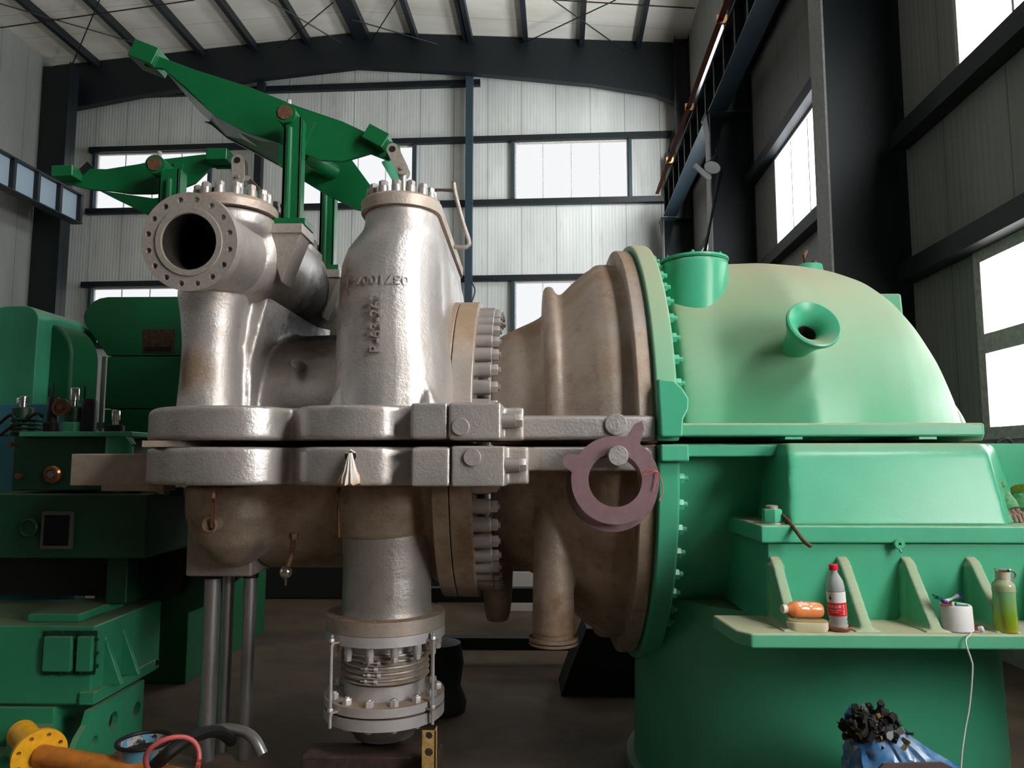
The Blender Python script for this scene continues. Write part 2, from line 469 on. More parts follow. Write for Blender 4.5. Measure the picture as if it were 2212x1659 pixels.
# jambs beside the far windows
for h in farwin:
    for u in (h[0]-.05, h[1]+.05):
        trim(MB().box((u-.045, YF-.10, h[2]), (u+.045, YF, h[3])), STEELB)
cols = (19.2, 13.25, 7.62, 1.7, -4.2)
# girts along the right wall
for i in range(4):
    for z, up in ((zU1, 1), (zU0, -1), (zM1, 1), (zM0, -1), (zL1, 1)):
        zz = z+up*.09
        trim(MB().box((XR-.17, cols[i+1]+.22, zz-.09), (XR, cols[i]-.22, zz+.09)))
# purlins
for k in range(-6, 7):
    x = RX+1.54*k
    if x < XL or x > XR: continue
    ww = .42 if k == 0 else .13
    trim(MB().box((x-ww/2, 3, roofz(x+.1)-.24), (x+ww/2, YF-.5, roofz(x+.1)-.02)))
trim(MB().box((posts[0]-.15, 3, roofz(posts[0])-.2), (posts[0]-.05, YF-.5, roofz(posts[0])-.02)))
def RZ(px, py):
    d = hray(px, py); o = Vector((0, 0, CZ))
    best = None
    for sgn in (1, -1):     # plane z = ZR-.3 - SL*sgn*(x-RX)
        t = (ZRIDGE-.3+SL*sgn*RX-CZ)/(d.z+SL*sgn*d.x)
        p = o+d*t
        if (p.x-RX)*sgn >= -.01: best = p
    return best
for a, bq in (((0,8),(345,108)), ((215,0),(155,142)), ((0,60),(420,0)), ((580,0),(735,92)), ((720,5),(600,105)), ((760,42),(960,100)),
             ((858,0),(800,92)), ((1195,0),(1375,128)), ((1330,0),(1085,115)), ((1200,0),(1500,18)), ((1640,5),(1900,0))):
    if a[0] > 1600: continue
    p, q = RZ(*a), RZ(*bq)
    trim(MB().cyl(p, q, .016, n=6))
# far rafter
z0 = lambda x: roofz(x)-.02
RP = lambda px, py: tuple(HY(px, py, YF-.55))
rp = [(XL, YF-.55, z0(XL)), (RX, YF-.55, z0(RX)), (XR, YF-.55, z0(XR)), (XR, YF-.55, HY(1480, 232, YF-.55).z), RP(1414,203), RP(1278,181), RP(1000,155), RP(770,143), RP(560,168), RP(300,205), RP(120,240), (XL, YF-.55, HY(40, 270, YF-.55).z)]
top(MB().prism(rp, (0,.22,0)).xf(HM), 'roof_rafter', STEEL, 'dark steel rafter spanning the hall under the far end of the roof', 'steel beam')
for i, x in enumerate(posts):
    top(MB().box((x-.1, YF-.34, 0), (x+.1, YF-.14, roofz(x)-1.0)).box((x-.1, YF-.14, 0), (x+.1, YF-.142+.14, .02)).xf(HM), 'wind_post', STEELB if i == 0 else STEEL,
        ('blue-black steel post on the far wall right behind the crank handle pipe', 'dark steel post on the far wall behind the smaller green lever link')[i], 'steel post')
# stepped columns along the right wall: web plate and inner flange
LABC = ('dark steel column in the far right corner of the hall', 'dark steel column on the right wall under the floodlight bracket', 'broad black steel column on the right wall beyond the green dome',
        'steel column on the right wall nearest the camera', 'steel column on the right wall behind the camera')
CG = 'steel columns along the right wall'
GREYL = plain('pale_lit_steel', (.30,.29,.28), .5, 0, .1, 30, .2)  # paler than the web: room light on the inner flange put into its colour
for i, y in enumerate(cols[:3]):
    r = thing('steel_column', LABC[i], 'steel column', HM @ Vector((3.1, y, 0)), CG)
    xi = 2.72; hh = roofz(XR)-.05
    put(MB().box((xi+.022, y-.012, 0), (XR-.02, y+.012, CB-.04)).box((3.14, y-.012, CB-.01), (XR-.02, y+.012, hh)).xf(HM), 'web', STEEL, r)
    put(MB().box((xi, y-.18, 0), (xi+.022, y+.18, CB-.04)).xf(HM), 'flange', GREYL, r)
    put(MB().box((3.12, y-.18, CB-.01), (3.14, y+.18, hh)).xf(HM), 'flange', STEEL, r)
    put(MB().box((xi-.06, y-.22, CB-.04), (XR-.02, y+.22, CB-.01)).prism([(xi, y-.19, CB-.04), (xi-.05, y-.19, CB-.04), (xi, y-.19, CB-.4)], (0,.38,0)).xf(HM), 'cap_plate', STEELB, r)
    put(MB().box((XR-.02, y-.18, 0), (XR-.001, y+.18, hh)).xf(HM), 'flange', STEEL, r)
for x, y, lb in ((XL+.35, 19.0, 'dark steel column in the far left corner of the hall'),):
    r = thing('steel_column', lb, 'steel column', HM @ Vector((x, y, 0)), 'steel columns along the left wall')
    put(MB().box((XL+.02, y-.01, 0), (XL+.95, y+.01, roofz(XL)-.3)).xf(HM), 'web', STEEL, r)
    put(MB().box((XL+.93, y-.2, 0), (XL+.95, y+.2, roofz(XL)-.3)).xf(HM), 'flange', STEEL, r)
# crane runways
def runway(x0, x1, zb, zt, y1, lb, matp, pitch, gap, matf):
    r = thing('crane_runway_beam', lb, 'crane beam', HM @ Vector(((x0+x1)/2, y1/2, zb)))
    put(MB().box((x0, YB+1, zb), (x1, y1, zb+.03)).xf(HM), 'bottom_flange', matf, r, bevel=0)
    put(MB().box((x0, YB+1, zt), (x1, y1, zt+.04)).xf(HM), 'top_flange', STEEL, r)
    c = (x0+x1)/2; m = MB(); m2 = MB(); y = y1
    while y > YB+2:
        m.box((c-.01, y-pitch+gap, zb+.03), (c+.01, y, zt)); m2.box((x0+.02, y-.09, zb+.03), (x1-.02, y, zt)); y -= pitch
    put(m.xf(HM), 'web', matp, r); put(m2.xf(HM), 'stiffeners', STEEL, r, kind='stuff')
    return r
runway(2.72, 3.05, CB, CT, 18.95, 'dark blue steel crane runway beam along the right wall', STEEL, .78, .14, STEELB)
runway(-13.15, -12.85, HY(112,486,18.7).z, HY(116,426,18.7).z, 18.7, 'steel crane runway beam along the left wall with pale blue web panels', plain('pale_blue_web', (.34,.44,.52), .5), .82, .0, STEEL)
CR = HY(1425, 418, 19.4).z
cr = thing('conductor_rail', 'thin copper-red conductor pipes sloping along the crane beam', 'pipe', HM @ Vector((2.6, 10, CR)))
for dx in (0, .05):
    put(MB().tube([(2.6+dx, 19.4, CR), (2.6+dx, 2, CR)], .025, 8).xf(HM), 'conductor_pipe', plain('copper_red', (.38,.13,.08), .4, .5), cr)
m = MB()
for y in (17.2, 14.5, 11.5, 8.5): m.box((2.56, y, CR-.06), (2.73, y+.04, CR+.09))
put(m.xf(HM), 'hanger', BRASS, cr)
# floodlight
p = HY(1540, 358, 12.6)
fl = thing('floodlight', 'round floodlight with glass front hanging from the crane bracket', 'lamp', HM @ p)
d = Vector((-.35, -.35, -.85)).normalized()
put(MB().lathe(p-d*.22, d, [(0,.04), (.05,.06), (.16,.09), (.26,.15), (.27,.15), (.24,.11)], 20).xf(HM), 'lamp_shade', BLK, fl)
put(MB().lathe(p+d*.035, d, [(0,.142), (.008,.142)], 20).xf(HM), 'lens', plain('lamp_glass', (.6,.62,.62), .25, .3), fl)
put(MB().tube([p-d*.22, p+Vector((.1,.1,.3)), p+Vector((.15,.4,.45))], .02, 8).xf(HM), 'bracket_arm', BLK, fl)
a, bq = HY(1556, 372, 12.9), HY(1514, 545, 12.9)
top(MB().tube([a, bq-Vector((0,0,.3))], .05, 10).xf(HM), 'drop_pipe', STEEL, 'dark slanting pipe hanging below the floodlight', 'pipe')
top(MB().beam(HY(1500, 356, 12.6), HY(1534, 388, 12.6), .05, .08).xf(HM), 'strut', GREYL, 'short pale steel strut beside the floodlight', 'strut')
# cables by the wind post
top(MB().tube(smoothpath([HY(1018, 602, 19.7), HY(1045, 600, 19.7), HY(1075, 607, 19.7)]), .02, 6).tube(smoothpath([HY(1018, 608, 19.68), HY(1026, 628, 19.68), HY(1018, 655, 19.68)]), .02, 6).xf(HM), 'cable', BLK, 'thin black cable loop beside the wind post', 'cable')
# box on the far right of the end wall
top(MB().box(HY(1437, 330, 19.6), tuple(HY(1452, 415, 19.8))).tube([HY(1444, 330, 19.7), HY(1450, 300, 19.7), HY(1458, 280, 19.7)], .03, 6).xf(HM), 'junction_box', STEEL, 'narrow dark electrical box with cable beside the copper pipes', 'box')
# ================================================================ THE TURBINE
AY = 4.3
ZJ = wz(957, 3.16)
ZT = wz(874, 3.16)          # top of the upper joint flange
ZU = wz(950, 3.16); ZLw = wz(965, 3.16)
ZB = wz(1050, 3.16)
def halfring(x, ry, rz, s, n=28, z0=0.0, yc=AY, back=None):
    """half disc in the YZ plane at x, s=1 up, -1 down"""
    return [Vector((x, yc-ry*math.cos(PI*k/n), ZJ+s*(z0+(rz-z0)*math.sin(PI*k/n)) if z0 == 0 else ZJ+s*max(z0, rz*math.sin(PI*k/n)))) for k in range(n+1)]
def halfbody(mb, prof, s, yc=AY, squash=1.0):
    """prof: (x, ry, rz)"""
    return mb.loft([halfring(x, a, c, s, yc=yc) for x, a, c in prof])
def stadium(xc, hw, y0, y1, z, n=10):
    pts = [Vector((xc+hw*math.cos(PI+PI*k/n), y0+hw+hw*math.sin(PI+PI*k/n), z)) for k in range(n+1)]
    pts += [Vector((xc+hw*math.cos(PI*k/n), y1-hw+hw*math.sin(PI*k/n), z)) for k in range(n+1)]
    return pts

upper = thing('turbine_upper_casing', 'upper half of the big steam turbine, silver casing bolted to a green exhaust dome', 'steam turbine', (0, AY, ZJ))
lower = thing('turbine_lower_casing', 'lower half of the steam turbine with silver belly and green ribbed exhaust box', 'steam turbine', (0, AY, 0))

# ---- joint flanges (plan outline from the front, mirrored behind the axis)
def X(px, y, py=960): return W(px, py, y).x
plan = [(X(318,3.75),3.75),(X(320,3.5),3.5),(X(332,3.3),3.3),(X(372,3.2),3.2),(X(440,3.15),3.15),(X(520,3.16),3.16),(X(578,3.22),3.22),(X(610,3.30),3.30),(X(630,3.36),3.36),
        (X(641,3.32),3.32),(X(648,3.24),3.24),(X(672,3.17),3.17),(X(740,3.14),3.14),(X(820,3.15),3.15),(X(858,3.19),3.19),(X(884,3.20),3.20)]
plan = [(p.x, p.y) for p in smoothpath([(a, b, 0) for a, b in plan[:9]], 4)] + [(p.x, p.y) for p in smoothpath([(a, b, 0) for a, b in plan[9:]], 4)]
def both(front, x_end):
    back = [(x, 2*AY-y) for x, y in reversed(front)]
    return front + [(x_end, front[-1][1]), (x_end, 2*AY-front[-1][1])] + back
def flange_mb(z0, z1, planpts, x_end):
    return MB().prism([(x, y, z0) for x, y in both(planpts, x_end)], (0, 0, z1-z0))
uf = flange_mb(ZU, ZT, plan, X(980,3.2))
xb0, xb1, xb2 = X(885,3.1), X(966,3.1), X(1084,3.1)
uf.box((xb0, 3.10, ZU), (xb1+.003, AY, ZT+.004))
jf = cast(uf, 'joint_flange', SIL, upper, .011, 4)
blk = MB().box((xb1+.004, 3.085, ZU-.004), (xb2, 3.5, ZT+.006)).box((xb2-.02, 3.15, ZU-.004), (X(1132,3.12), 3.5, ZT-.012))
bb = cast(blk, 'flange_block', SIL, upper, .009, 3)
zr = wz(897, 3.17); xs0, xs1, xg = .475, .545, .645
rf = MB().box((X(1086,3.2), 3.16, ZU), (xs1-.002, 3.9, zr))
rfl = cast(rf, 'joint_flange', SIL, upper, .012, 3)
lf = flange_mb(ZB, ZLw, plan, X(980,3.2)); lf.box((xb0+.01, 3.09, ZB), (X(975,3.1), AY, ZLw))
jl = cast(lf, 'joint_flange', SIL, lower, .011, 4)
blk = MB().box((X(976,3.1), 3.085, ZB), (X(1092,3.1), 3.5, ZLw+.003)).box((X(1088,3.1), 3.14, ZB+.008), (X(1143,3.1), 3.5, ZLw))
bl2 = cast(blk, 'flange_block', SIL, lower, .009, 3)
zr2 = wz(1018, 3.17)
cast(MB().box((X(1100,3.2), 3.16, zr2), (xs1-.002, 3.9, ZLw)), 'joint_flange', SIL, lower, .012, 3)

# ---- high-pressure barrel
XHL = X(394, 3.8)
up = MB()
halfbody(up, [(XHL+.01,.30,.34),(XHL+.05,.48,.52),(XHL+.16,.60,.62),(XHL+.35,.64,.64),(-.9,.64,.66),(-.55,.66,.72),(-.44,.72,.78)], 1)
# throat between barrel and first chest, inlet neck, fillets
nx = W(453, 760, 3.58)
up.lathe((nx.x, 3.60, ZT-.03), (0,0,1), [(0,.158),(.04,.150),(.2,.140),(.36,.136),(.5,.15),(.62,.17)], 28)
up.loft([[(X(510,3.75), 3.62, ZT-.03), (X(560,3.75), 3.62, ZT-.03), (X(600,3.75), 4.6, ZT-.03), (X(500,3.75), 4.6, ZT-.03)],
         [(X(515,3.7), 3.66, ZT+.25), (X(550,3.75), 3.66, ZT+.25), (X(600,3.75), 4.6, ZT+.3), (X(500,3.75), 4.6, ZT+.3)],
         [(-1.58, 3.72, E+.95), (-1.30, 3.72, E+.95), (-1.30, 4.9, E+.95), (-1.58, 4.9, E+.95)]])
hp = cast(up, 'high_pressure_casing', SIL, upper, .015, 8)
# ---- first steam chest
ZC = wz(408, 3.33); c1x = -1.455; c1z = wz(535, 3.6)
ch = MB()
ch.lathe((c1x, 3.50, c1z), (0,1,0), [(0,.14),(.03,.20),(.09,.245),(.2,.26),(1.65,.26),(1.75,.24),(1.83,.14)], 32)
ch.loft([stadium(c1x, .185, 3.37, 5.32, ZC-.16), stadium(c1x, .20, 3.33, 5.33, ZC-.13), stadium(c1x, .205, 3.33, 5.33, ZC-.065)])
0 and ch.loft([[(c1x-.05, 3.7, E+.55), (c1x+.16, 3.7, E+.55), (c1x+.16, 5.1, E+.55), (c1x-.05, 5.1, E+.55)], [(c1x-.1, 3.6, c1z), (c1x+.18, 3.6, c1z), (c1x+.18, 5.2, c1z), (c1x-.1, 5.2, c1z)]])
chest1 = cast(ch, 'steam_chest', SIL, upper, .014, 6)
cov1 = put(MB().loft([stadium(c1x, .21, 3.32, 5.34, ZC-.058), stadium(c1x, .212, 3.318, 5.342, ZC-.02), stadium(c1x, .195, 3.335, 5.325, ZC)]), 'chest_cover', SILC, upper, 40)
# stud with sleeve and hexagon nut, axis +Z
studme = MB().lathe((0,0,0), (0,0,1), [(0,.024),(.038,.024),(.040,.022)], 16).hexa((0,0,.040), (0,0,1), .022, .022).lathe((0,0,.062), (0,0,1), [(0,.012),(.004,.011)], 10).mesh('stud_nut', NUT, 35)
def studs_on(cov, cx, hw, y0, y1, z, label=None, step=.112):
    pts = []
    r = hw-.045
    for k in range(7):
        a = PI + PI*(k+.5)/7; pts.append((cx+r*math.cos(a), y0+hw+r*math.sin(a)))
    y = y0+hw+.02
    while y < y1-hw: pts += [(cx+r, y), (cx-r, y)]; y += step
    for k in range(5):
        a = PI*(k+.5)/5; pts.append((cx+r*math.cos(a), y1-hw+r*math.sin(a)))
    for i, (x, y) in enumerate(pts): inst(studme, 'stud_nut', cov, (x, y, z-.001), Matrix.Rotation(i*.9, 3, 'Z'))
studs_on(cov1, c1x, .21, 3.32, 5.34, ZC)
# ---- inlet pipe and flange
ic = W(408, 522, 3.15)
dv = (Vector((c1x+.0, 3.5, c1z+.02))-ic).normalized(); dv = Vector((0,1,0)).lerp(dv, .35).normalized()
put(MB().lathe(ic+dv*.045, dv, [(0,.175),(.05,.17),(.18,.178),(.33,.20),(.36,.16),(.34,.124),(0,.124)], 40, False, False, True), 'inlet_pipe', SIL, upper, 40)
u_, v_ = frame_of(dv)
ring = [(.2175*math.cos(2*PI*k/64), .2175*math.sin(2*PI*k/64)) for k in range(64)]
hol = [(.187*math.cos(2*PI*(k+.5)/16), .187*math.sin(2*PI*(k+.5)/16), .0125) for k in range(16)]
infl = put(MB().plate(ring, hol+[(0,0,.124)], ic, u_, v_, dv*.055, 24), 'inlet_flange', SILF, upper, 40)
put(MB().lathe(ic-dv*.006, dv, [(0,.126),(0,.150),(.008,.152),(.008,.126)], 48, False, False, True), 'raised_face', SILF, infl, 40)
put(MB().lathe(ic+dv*.02, dv, [(-.015,.1225),(.30,.1225),(.30,0.001),(.305,.001),(.305,.1235),(-.015,.1235)], 40, False, False, True), 'bore_lining', BORE, infl, 40, label='black inside of the inlet')
# small lug on the flange edge
# ---- second steam chest (the tall tower)
tx = X(826, 3.45)
tw = MB()
def tz(py, Y): return wz(py, Y)
xl = lambda px, y: X(px, y)
secs = []
for z, x0, x1, y0, y1 in ((ZT-.04, X(706,3.42), X(984,3.6), 3.20, 5.0), (wz(800,3.3), X(712,3.42), X(978,3.55), 3.235, 4.98), (wz(700,3.3), X(718,3.45), X(962,3.55), 3.25, 4.98), (wz(600,3.3), X(722,3.45), X(958,3.55), 3.26, 4.98), (wz(552,3.3), X(726,3.45), X(957,3.55), 3.265, 4.97),
                       (wz(520,3.3), X(738,3.45), X(955,3.55), 3.275, 4.95), (wz(497,3.3), X(756,3.45), X(951,3.5), 3.29, 4.9), (wz(478,3.3), X(772,3.45), X(946,3.5), 3.305, 4.86), (wz(460,3.3), X(777,3.45), X(944,3.5), 3.31, 4.85), (wz(436,3.3), X(777,3.45), X(942,3.5), 3.31, 4.85)):
    xc, hw = (x0+x1)/2, (x1-x0)/2
    secs.append(stadium(xc, hw, y0, y1, z, 14))
tw.loft(secs)
for i, px in enumerate((728, 822, 884, 925)):
    x = X(px, 3.3); tw.lathe((x, 3.29+.02*(i == 0), ZT-.03), (0,0,1), [(0,.052),(.04,.043),(.09,.02),(.125,.004)], 12)
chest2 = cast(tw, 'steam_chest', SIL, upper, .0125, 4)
c2x, c2h = (X(768,3.45)+X(946,3.45))/2, (X(946,3.45)-X(768,3.45))/2
Zc0, Zc1 = wz(437, 3.3), wz(408, 3.3)
cov2 = put(MB().loft([stadium(c2x, c2h, 3.295, 4.87, Zc0, 14), stadium(c2x, c2h+.002, 3.293, 4.872, Zc1-.012, 14), stadium(c2x, c2h-.012, 3.305, 4.86, Zc1, 14)]), 'chest_cover', SILC, upper, 40)
studs_on(cov2, c2x, c2h, 3.295, 4.87, Zc1)
# cast lettering
def face(px, py, y, rot=0, size=1):
    p = W(px, py, y)
    return Matrix.Translation((p.x, y, p.z)) @ Matrix.Rotation(rot, 4, 'Y') @ Matrix.Rotation(PI/2, 4, 'X')
CASTL = silver('cast_letters', (.50,.47,.45), (.25,.18,.13), .6, dust=.2)
text('R-63-262', .072, .006, CASTL, 'cast_number', upper, face(813, 698, 3.238, -PI/2))
tn_ = text('0371007-1', .060, .004, CASTL, 'cast_number', upper, face(808, 602, 3.252, PI) @ Matrix.Scale(1.2, 4, (1,0,0)))
def wrap_front(o, par, xc, hw, y0):
    Mx = TM[o.name]; inv = Mx.inverted()
    for v in o.data.vertices:
        p = Mx @ v.co; dx = max(-hw*.98, min(hw*.98, p.x-xc)); p.y = y0+hw-math.sqrt(hw*hw-dx*dx)+(p.y-3.252); v.co = inv @ p
wrap_front(tn_, upper, (X(722,3.45)+X(958,3.55))/2, (X(958,3.55)-X(722,3.45))/2, 3.258)
# ---- vertical bolted ring of the high-pressure end
xr0, xr1, xr2 = -.455, -.375, -.265
def halfdisc(mb, x0, x1, r, s, n=40):
    a = [Vector((x0, AY-r*math.cos(PI*k/n), ZJ+s*(.008+r*math.sin(PI*k/n)*.995))) for k in range(n+1)]
    return mb.prism(a, (x1-x0, 0, 0))
vr1 = put(halfdisc(MB(), xr0, xr1, .83, 1), 'ring_flange', SILC, upper, 40, bevel=.006)
vr2 = put(halfdisc(MB(), xr1+.004, xr2, .83, 1), 'ring_flange', SILC, upper, 40, bevel=.006)
ringnut = MB().lathe((0,0,0), (0,0,1), [(0,.037),(.082,.037),(.086,.034)], 20).hexa((0,0,.086), (0,0,1), .034, .031).lathe((0,0,.12), (0,0,1), [(0,.016),(.010,.016),(.012,.012)], 12).mesh('ring_nut', NUT, 35)
ML = zto((1,0,0))
for k in range(13):
    a = math.radians(14+k*7.4)
    if math.degrees(a) > 104: break
    inst(ringnut, 'ring_nut', vr2, (xr2, AY-.765*math.cos(a), ZJ+.765*math.sin(a)), ML)
vl1 = put(halfdisc(MB(), xr0, xr1, .83, -1), 'ring_flange', SILB, lower, 40, bevel=.006)
vl2 = put(halfdisc(MB(), xr1+.004, xr2, .83, -1), 'ring_flange', SILB, lower, 40, bevel=.006)
for k in range(12):
    a = math.radians(15+k*7.6)
    inst(ringnut, 'ring_nut', vl2, (xr2, AY-.765*math.cos(a), ZJ-.765*math.sin(a)), ML)
# ---- exhaust cone
def R(py): return wz(py, AY)-ZJ
def xa(px): return X(px, AY)
cone = MB()
pr = [(xa(1070),R(738)),(xa(1110),R(717)),(xa(1150),R(700)),(xa(1176),R(686)),(xa(1200),R(655)),(xa(1235),R(622)),(xa(1262),R(600)),(xa(1282),R(590)),(xa(1322),R(590)),(xa(1330),R(566)),(xa(1350),R(562))]
halfbody(cone, [(x, r, r) for x, r in pr], 1)
cone2 = [(xa(1177),R(633)),(xa(1184),R(628)),(xa(1196),R(640))]
halfbody(cone, [(xa(1172),.76,R(640)),(xa(1178),.83,R(626)),(xa(1192),.86,R(628)),(xa(1206),.86,R(655))], 1)
halfbody(cone, [(xa(1276),.93,R(589)),(xa(1284),.97,R(584)),(xa(1312),.97,R(584)),(xa(1322),.93,R(592))], 1)
ec = cast(cone, 'exhaust_cone', SILC, upper, .014, 4)
xs0, xs1, xg = .475, .545, .645
put(halfdisc(MB(), xs0, xs1, R(560), 1, 60), 'ring_flange', SILC, upper, 40, bevel=.01)
gr1 = put(halfdisc(MB(), xs1+.006, xg, R(550), 1, 60), 'ring_flange', GRND, upper, 40, bevel=.012, label='green bolted ring flange')
t4 = text('4-65-9', .05, .003, CASTL, 'cast_number', upper, face(1262, 877, AY-math.sqrt(max(.01, .97**2-(wz(877,3.4)-ZJ)**2))-.012) @ Matrix.Scale(1.2, 4, (1,0,0)))
Mx = TM[t4.name]; inv = Mx.inverted(); yb0 = Mx.translation.y
def rad(x):
    for (xa_, ra), (xb_, rb_) in zip(pr[:-1], pr[1:]):
        if xa_ <= x <= xb_: return ra+(rb_-ra)*(x-xa_)/(xb_-xa_)
    return pr[-1][1]
for v in t4.data.vertices:
    p = Mx @ v.co; r = rad(p.x)+.054; p.y = AY-math.sqrt(r*r-(p.z-ZJ)**2)+(p.y-yb0)*1.3; v.co = inv @ p
# lower cone
cl = MB()
halfbody(cl, [(x, r, r*.98) for x, r in pr], -1)
halfbody(cl, [(xa(1276),.93,R(589)),(xa(1284),.97,R(584)),(xa(1312),.97,R(584)),(xa(1322),.93,R(592))], -1)
sn = W(1196, 1300, 3.62)
cl.lathe((sn.x, 3.66, wz(1382, 3.55)), (0,0,1), [(0,.108),(.02,.104),(.12,.102),(.24,.10),(.36,.095),(.5,.09),(.62,.085),(.74,.05)], 24)
sn2 = W(1078, 1300, 4.6)
cl.lathe((sn2.x, 4.4, wz(1350, 4.3)), (0,0,1), [(0,.06),(.05,.075),(.15,.085),(.5,.10)], 20)
ecl = cast(cl, 'exhaust_cone', SILB, lower, .014, 5)
put(MB().lathe((sn.x, 3.66, wz(1402, 3.55)), (0,0,1), [(0,.118),(.012,.118),(.012,.10),(.018,.10),(.018,.118),(.034,.118),(.034,.10),(.06,.10)], 28), 'drain_flange', SILB, lower, 35)
put(halfdisc(MB(), xs0, xs1, R(560), -1, 60), 'ring_flange', SILB, lower, 40, bevel=.01)
grl = put(halfdisc(MB(), xs1+.006, xg, R(550), -1, 60), 'ring_flange', GRN, lower, 40, bevel=.012, label='green bolted ring flange')
nutme = MB().hexa((0,0,0), (0,0,1), .028, .024).lathe((0,0,.028), (0,0,1), [(0,.012),(.014,.012),(.018,.009)], 10).mesh('hex_nut', GRN, 35)
rr = R(550)-.06
for k in range(16):
    a = math.radians(8+k*6.1)
    inst(nutme, 'hex_nut', gr1, (xg, AY-rr*math.cos(a), ZJ+rr*math.sin(a)), ML)
    inst(nutme, 'hex_nut', grl, (xg, AY-rr*math.cos(a), ZJ-rr*math.sin(a)), ML)
# ---- green exhaust dome
dome = MB()
hd = lambda px, py: (X(px, AY, py), wz(py, AY)-ZJ)
sil = [(1400,620),(1440,600),(1470,596),(1520,592),(1600,592),(1680,597),(1740,606),(1795,622),(1835,646),(1870,680),(1908,730),(1940,792),(1966,850),(1983,895),(1990,925)]
rings = []
for px, py in sil:
    x, h = hd(px, py)
    w = math.sqrt(max(.0004, 1-max(0, (x-1.0)/1.36)**2.1)) if x > 1.0 else 1
    if x < .92: wf = .88
    elif x < 1.25: wf = .88+.17*(.5-.5*math.cos(PI*(x-.92)/.33))
    else: wf = 1.04
    ry = 1.03*wf*w
    pts = []
    n = 36
    e = .92
    for k in range(n+1):
        a = PI*k/n; c, s_ = math.cos(a), math.sin(a)
        pts.append(Vector((x, AY-ry*math.copysign(abs(c)**e, c), ZJ+.01+max(h, .02)*abs(s_)**e)))
    rings.append(pts)
dome.loft(rings)
dm = cast(dome, 'exhaust_dome', GRND, upper, .02, 14)
zg1, zg0 = wz(914, 3.12), wz(943, 3.12)
gf = MB().prism([(xg-.004, 3.13, zg0), (X(2128,3.13), 3.13, zg0), (2.36, 3.9, zg0), (2.36, 4.9, zg0), (X(2128,3.13), 5.47, zg0), (xg-.004, 5.47, zg0)], (0, 0, zg1-zg0))
put(gf, 'joint_flange', GRND, upper, 40, bevel=.01, label='green joint flange with brown dust on its top edge')
# end lug of the green ring by the joint
put(MB().prism([(xg-.09, 3.10, zg0-.002), (xg+.0, 3.10, zg0-.002), (xg+.005, 3.10, wz(905,3.1)), (xg+.03, 3.11, wz(885,3.1)), (xg+.035, 3.12, wz(860,3.1)), (xg+.01, 3.13, wz(838,3.1)), (xg-.02, 3.15, wz(820,3.1)), (xg-.09, 3.16, wz(815,3.1))], (0,.2,0)), 'ring_foot', GRN, upper, 40, bevel=.01, label='green foot of the ring flange')
# drum on the dome
dc = W(1501, 600, 3.74); DB = wz(700, 3.74); DH = wz(572, 3.74)-DB
drum = cast(MB().lathe((dc.x, 3.74, DB), (0,0,1), [(0,.155),(DH*.5,.160),(DH*.9,.166),(DH,.168)], 36), 'vent_drum', GRN, upper, .010, 3, label='fat green drum standing on the dome')
ztp = DB+DH
lid = put(MB().lathe((dc.x, 3.74, ztp+.002), (0,0,1), [(0,.160),(.005,.160),(.005,.170),(.016,.169)], 40), 'drum_lid', GRN, upper, 35)
for k in range(6):
    a = 2*PI*k/6+.25; inst(bpy.data.meshes['hex_nut'], 'hex_nut', lid, (dc.x+.148*math.cos(a), 3.74+.148*math.sin(a), ztp+.016), Matrix.Scale(.4, 3))
put(MB().box((xg+.02, 4.0, wz(640,4.0)), (dc.x-.14, 4.08, wz(582,4.0))), 'lug', GRN, upper, 30, bevel=.008)
# boss with plug
bc = W(1747, 590, 4.08); BB = wz(572, 4.04)
put(MB().loft([[(bc.x+sx*a, 4.08+sy*a, z) for sx, sy in ((-1,-1),(-.6,-1.25),(.6,-1.25),(1,-1),(1.25,-.6),(1.25,.6),(1,1),(-1,1),(-1.25,.6),(-1.25,-.6))] for a, z in ((.075, BB-.20), (.058, BB-.08), (.052, BB-.007), (.047, BB))]), 'boss', GRN, upper, 40, bevel=.006)
put(MB().tube([(bc.x-.03, 4.06, BB-.01), (bc.x-.035, 4.05, BB+.05), (bc.x-.02, 4.05, BB+.075)], .012, 8).cyl((bc.x+.03, 4.07, BB-.01), (bc.x+.03, 4.07, BB+.02), .014, n=8), 'boss_plug', RUST, upper)
# funnel vent
fb = W(1728, 716, 3.36); fd = Vector((.12, -.86, .42)).normalized(); fo = W(1757, 701, 3.2)
fb = fo-fd*.17
fun = put(MB().lathe(fb, fd, [(-.06,.062),(.0,.062),(.05,.070),(.10,.088),(.145,.112),(.165,.121),(.178,.120),(.182,.112),(.165,.085),(.13,.052),(.08,.040),(.0,.036)], 44, True, True), 'funnel_vent', GRN, upper, 50, label='trumpet shaped green vent on the front of the dome')
put(MB().lathe(fb, fd, [(.012,.0355),(.10,.044),(.10,.040),(.012,.030)], 30, False, False, True), 'bore_lining', BORE, fun)
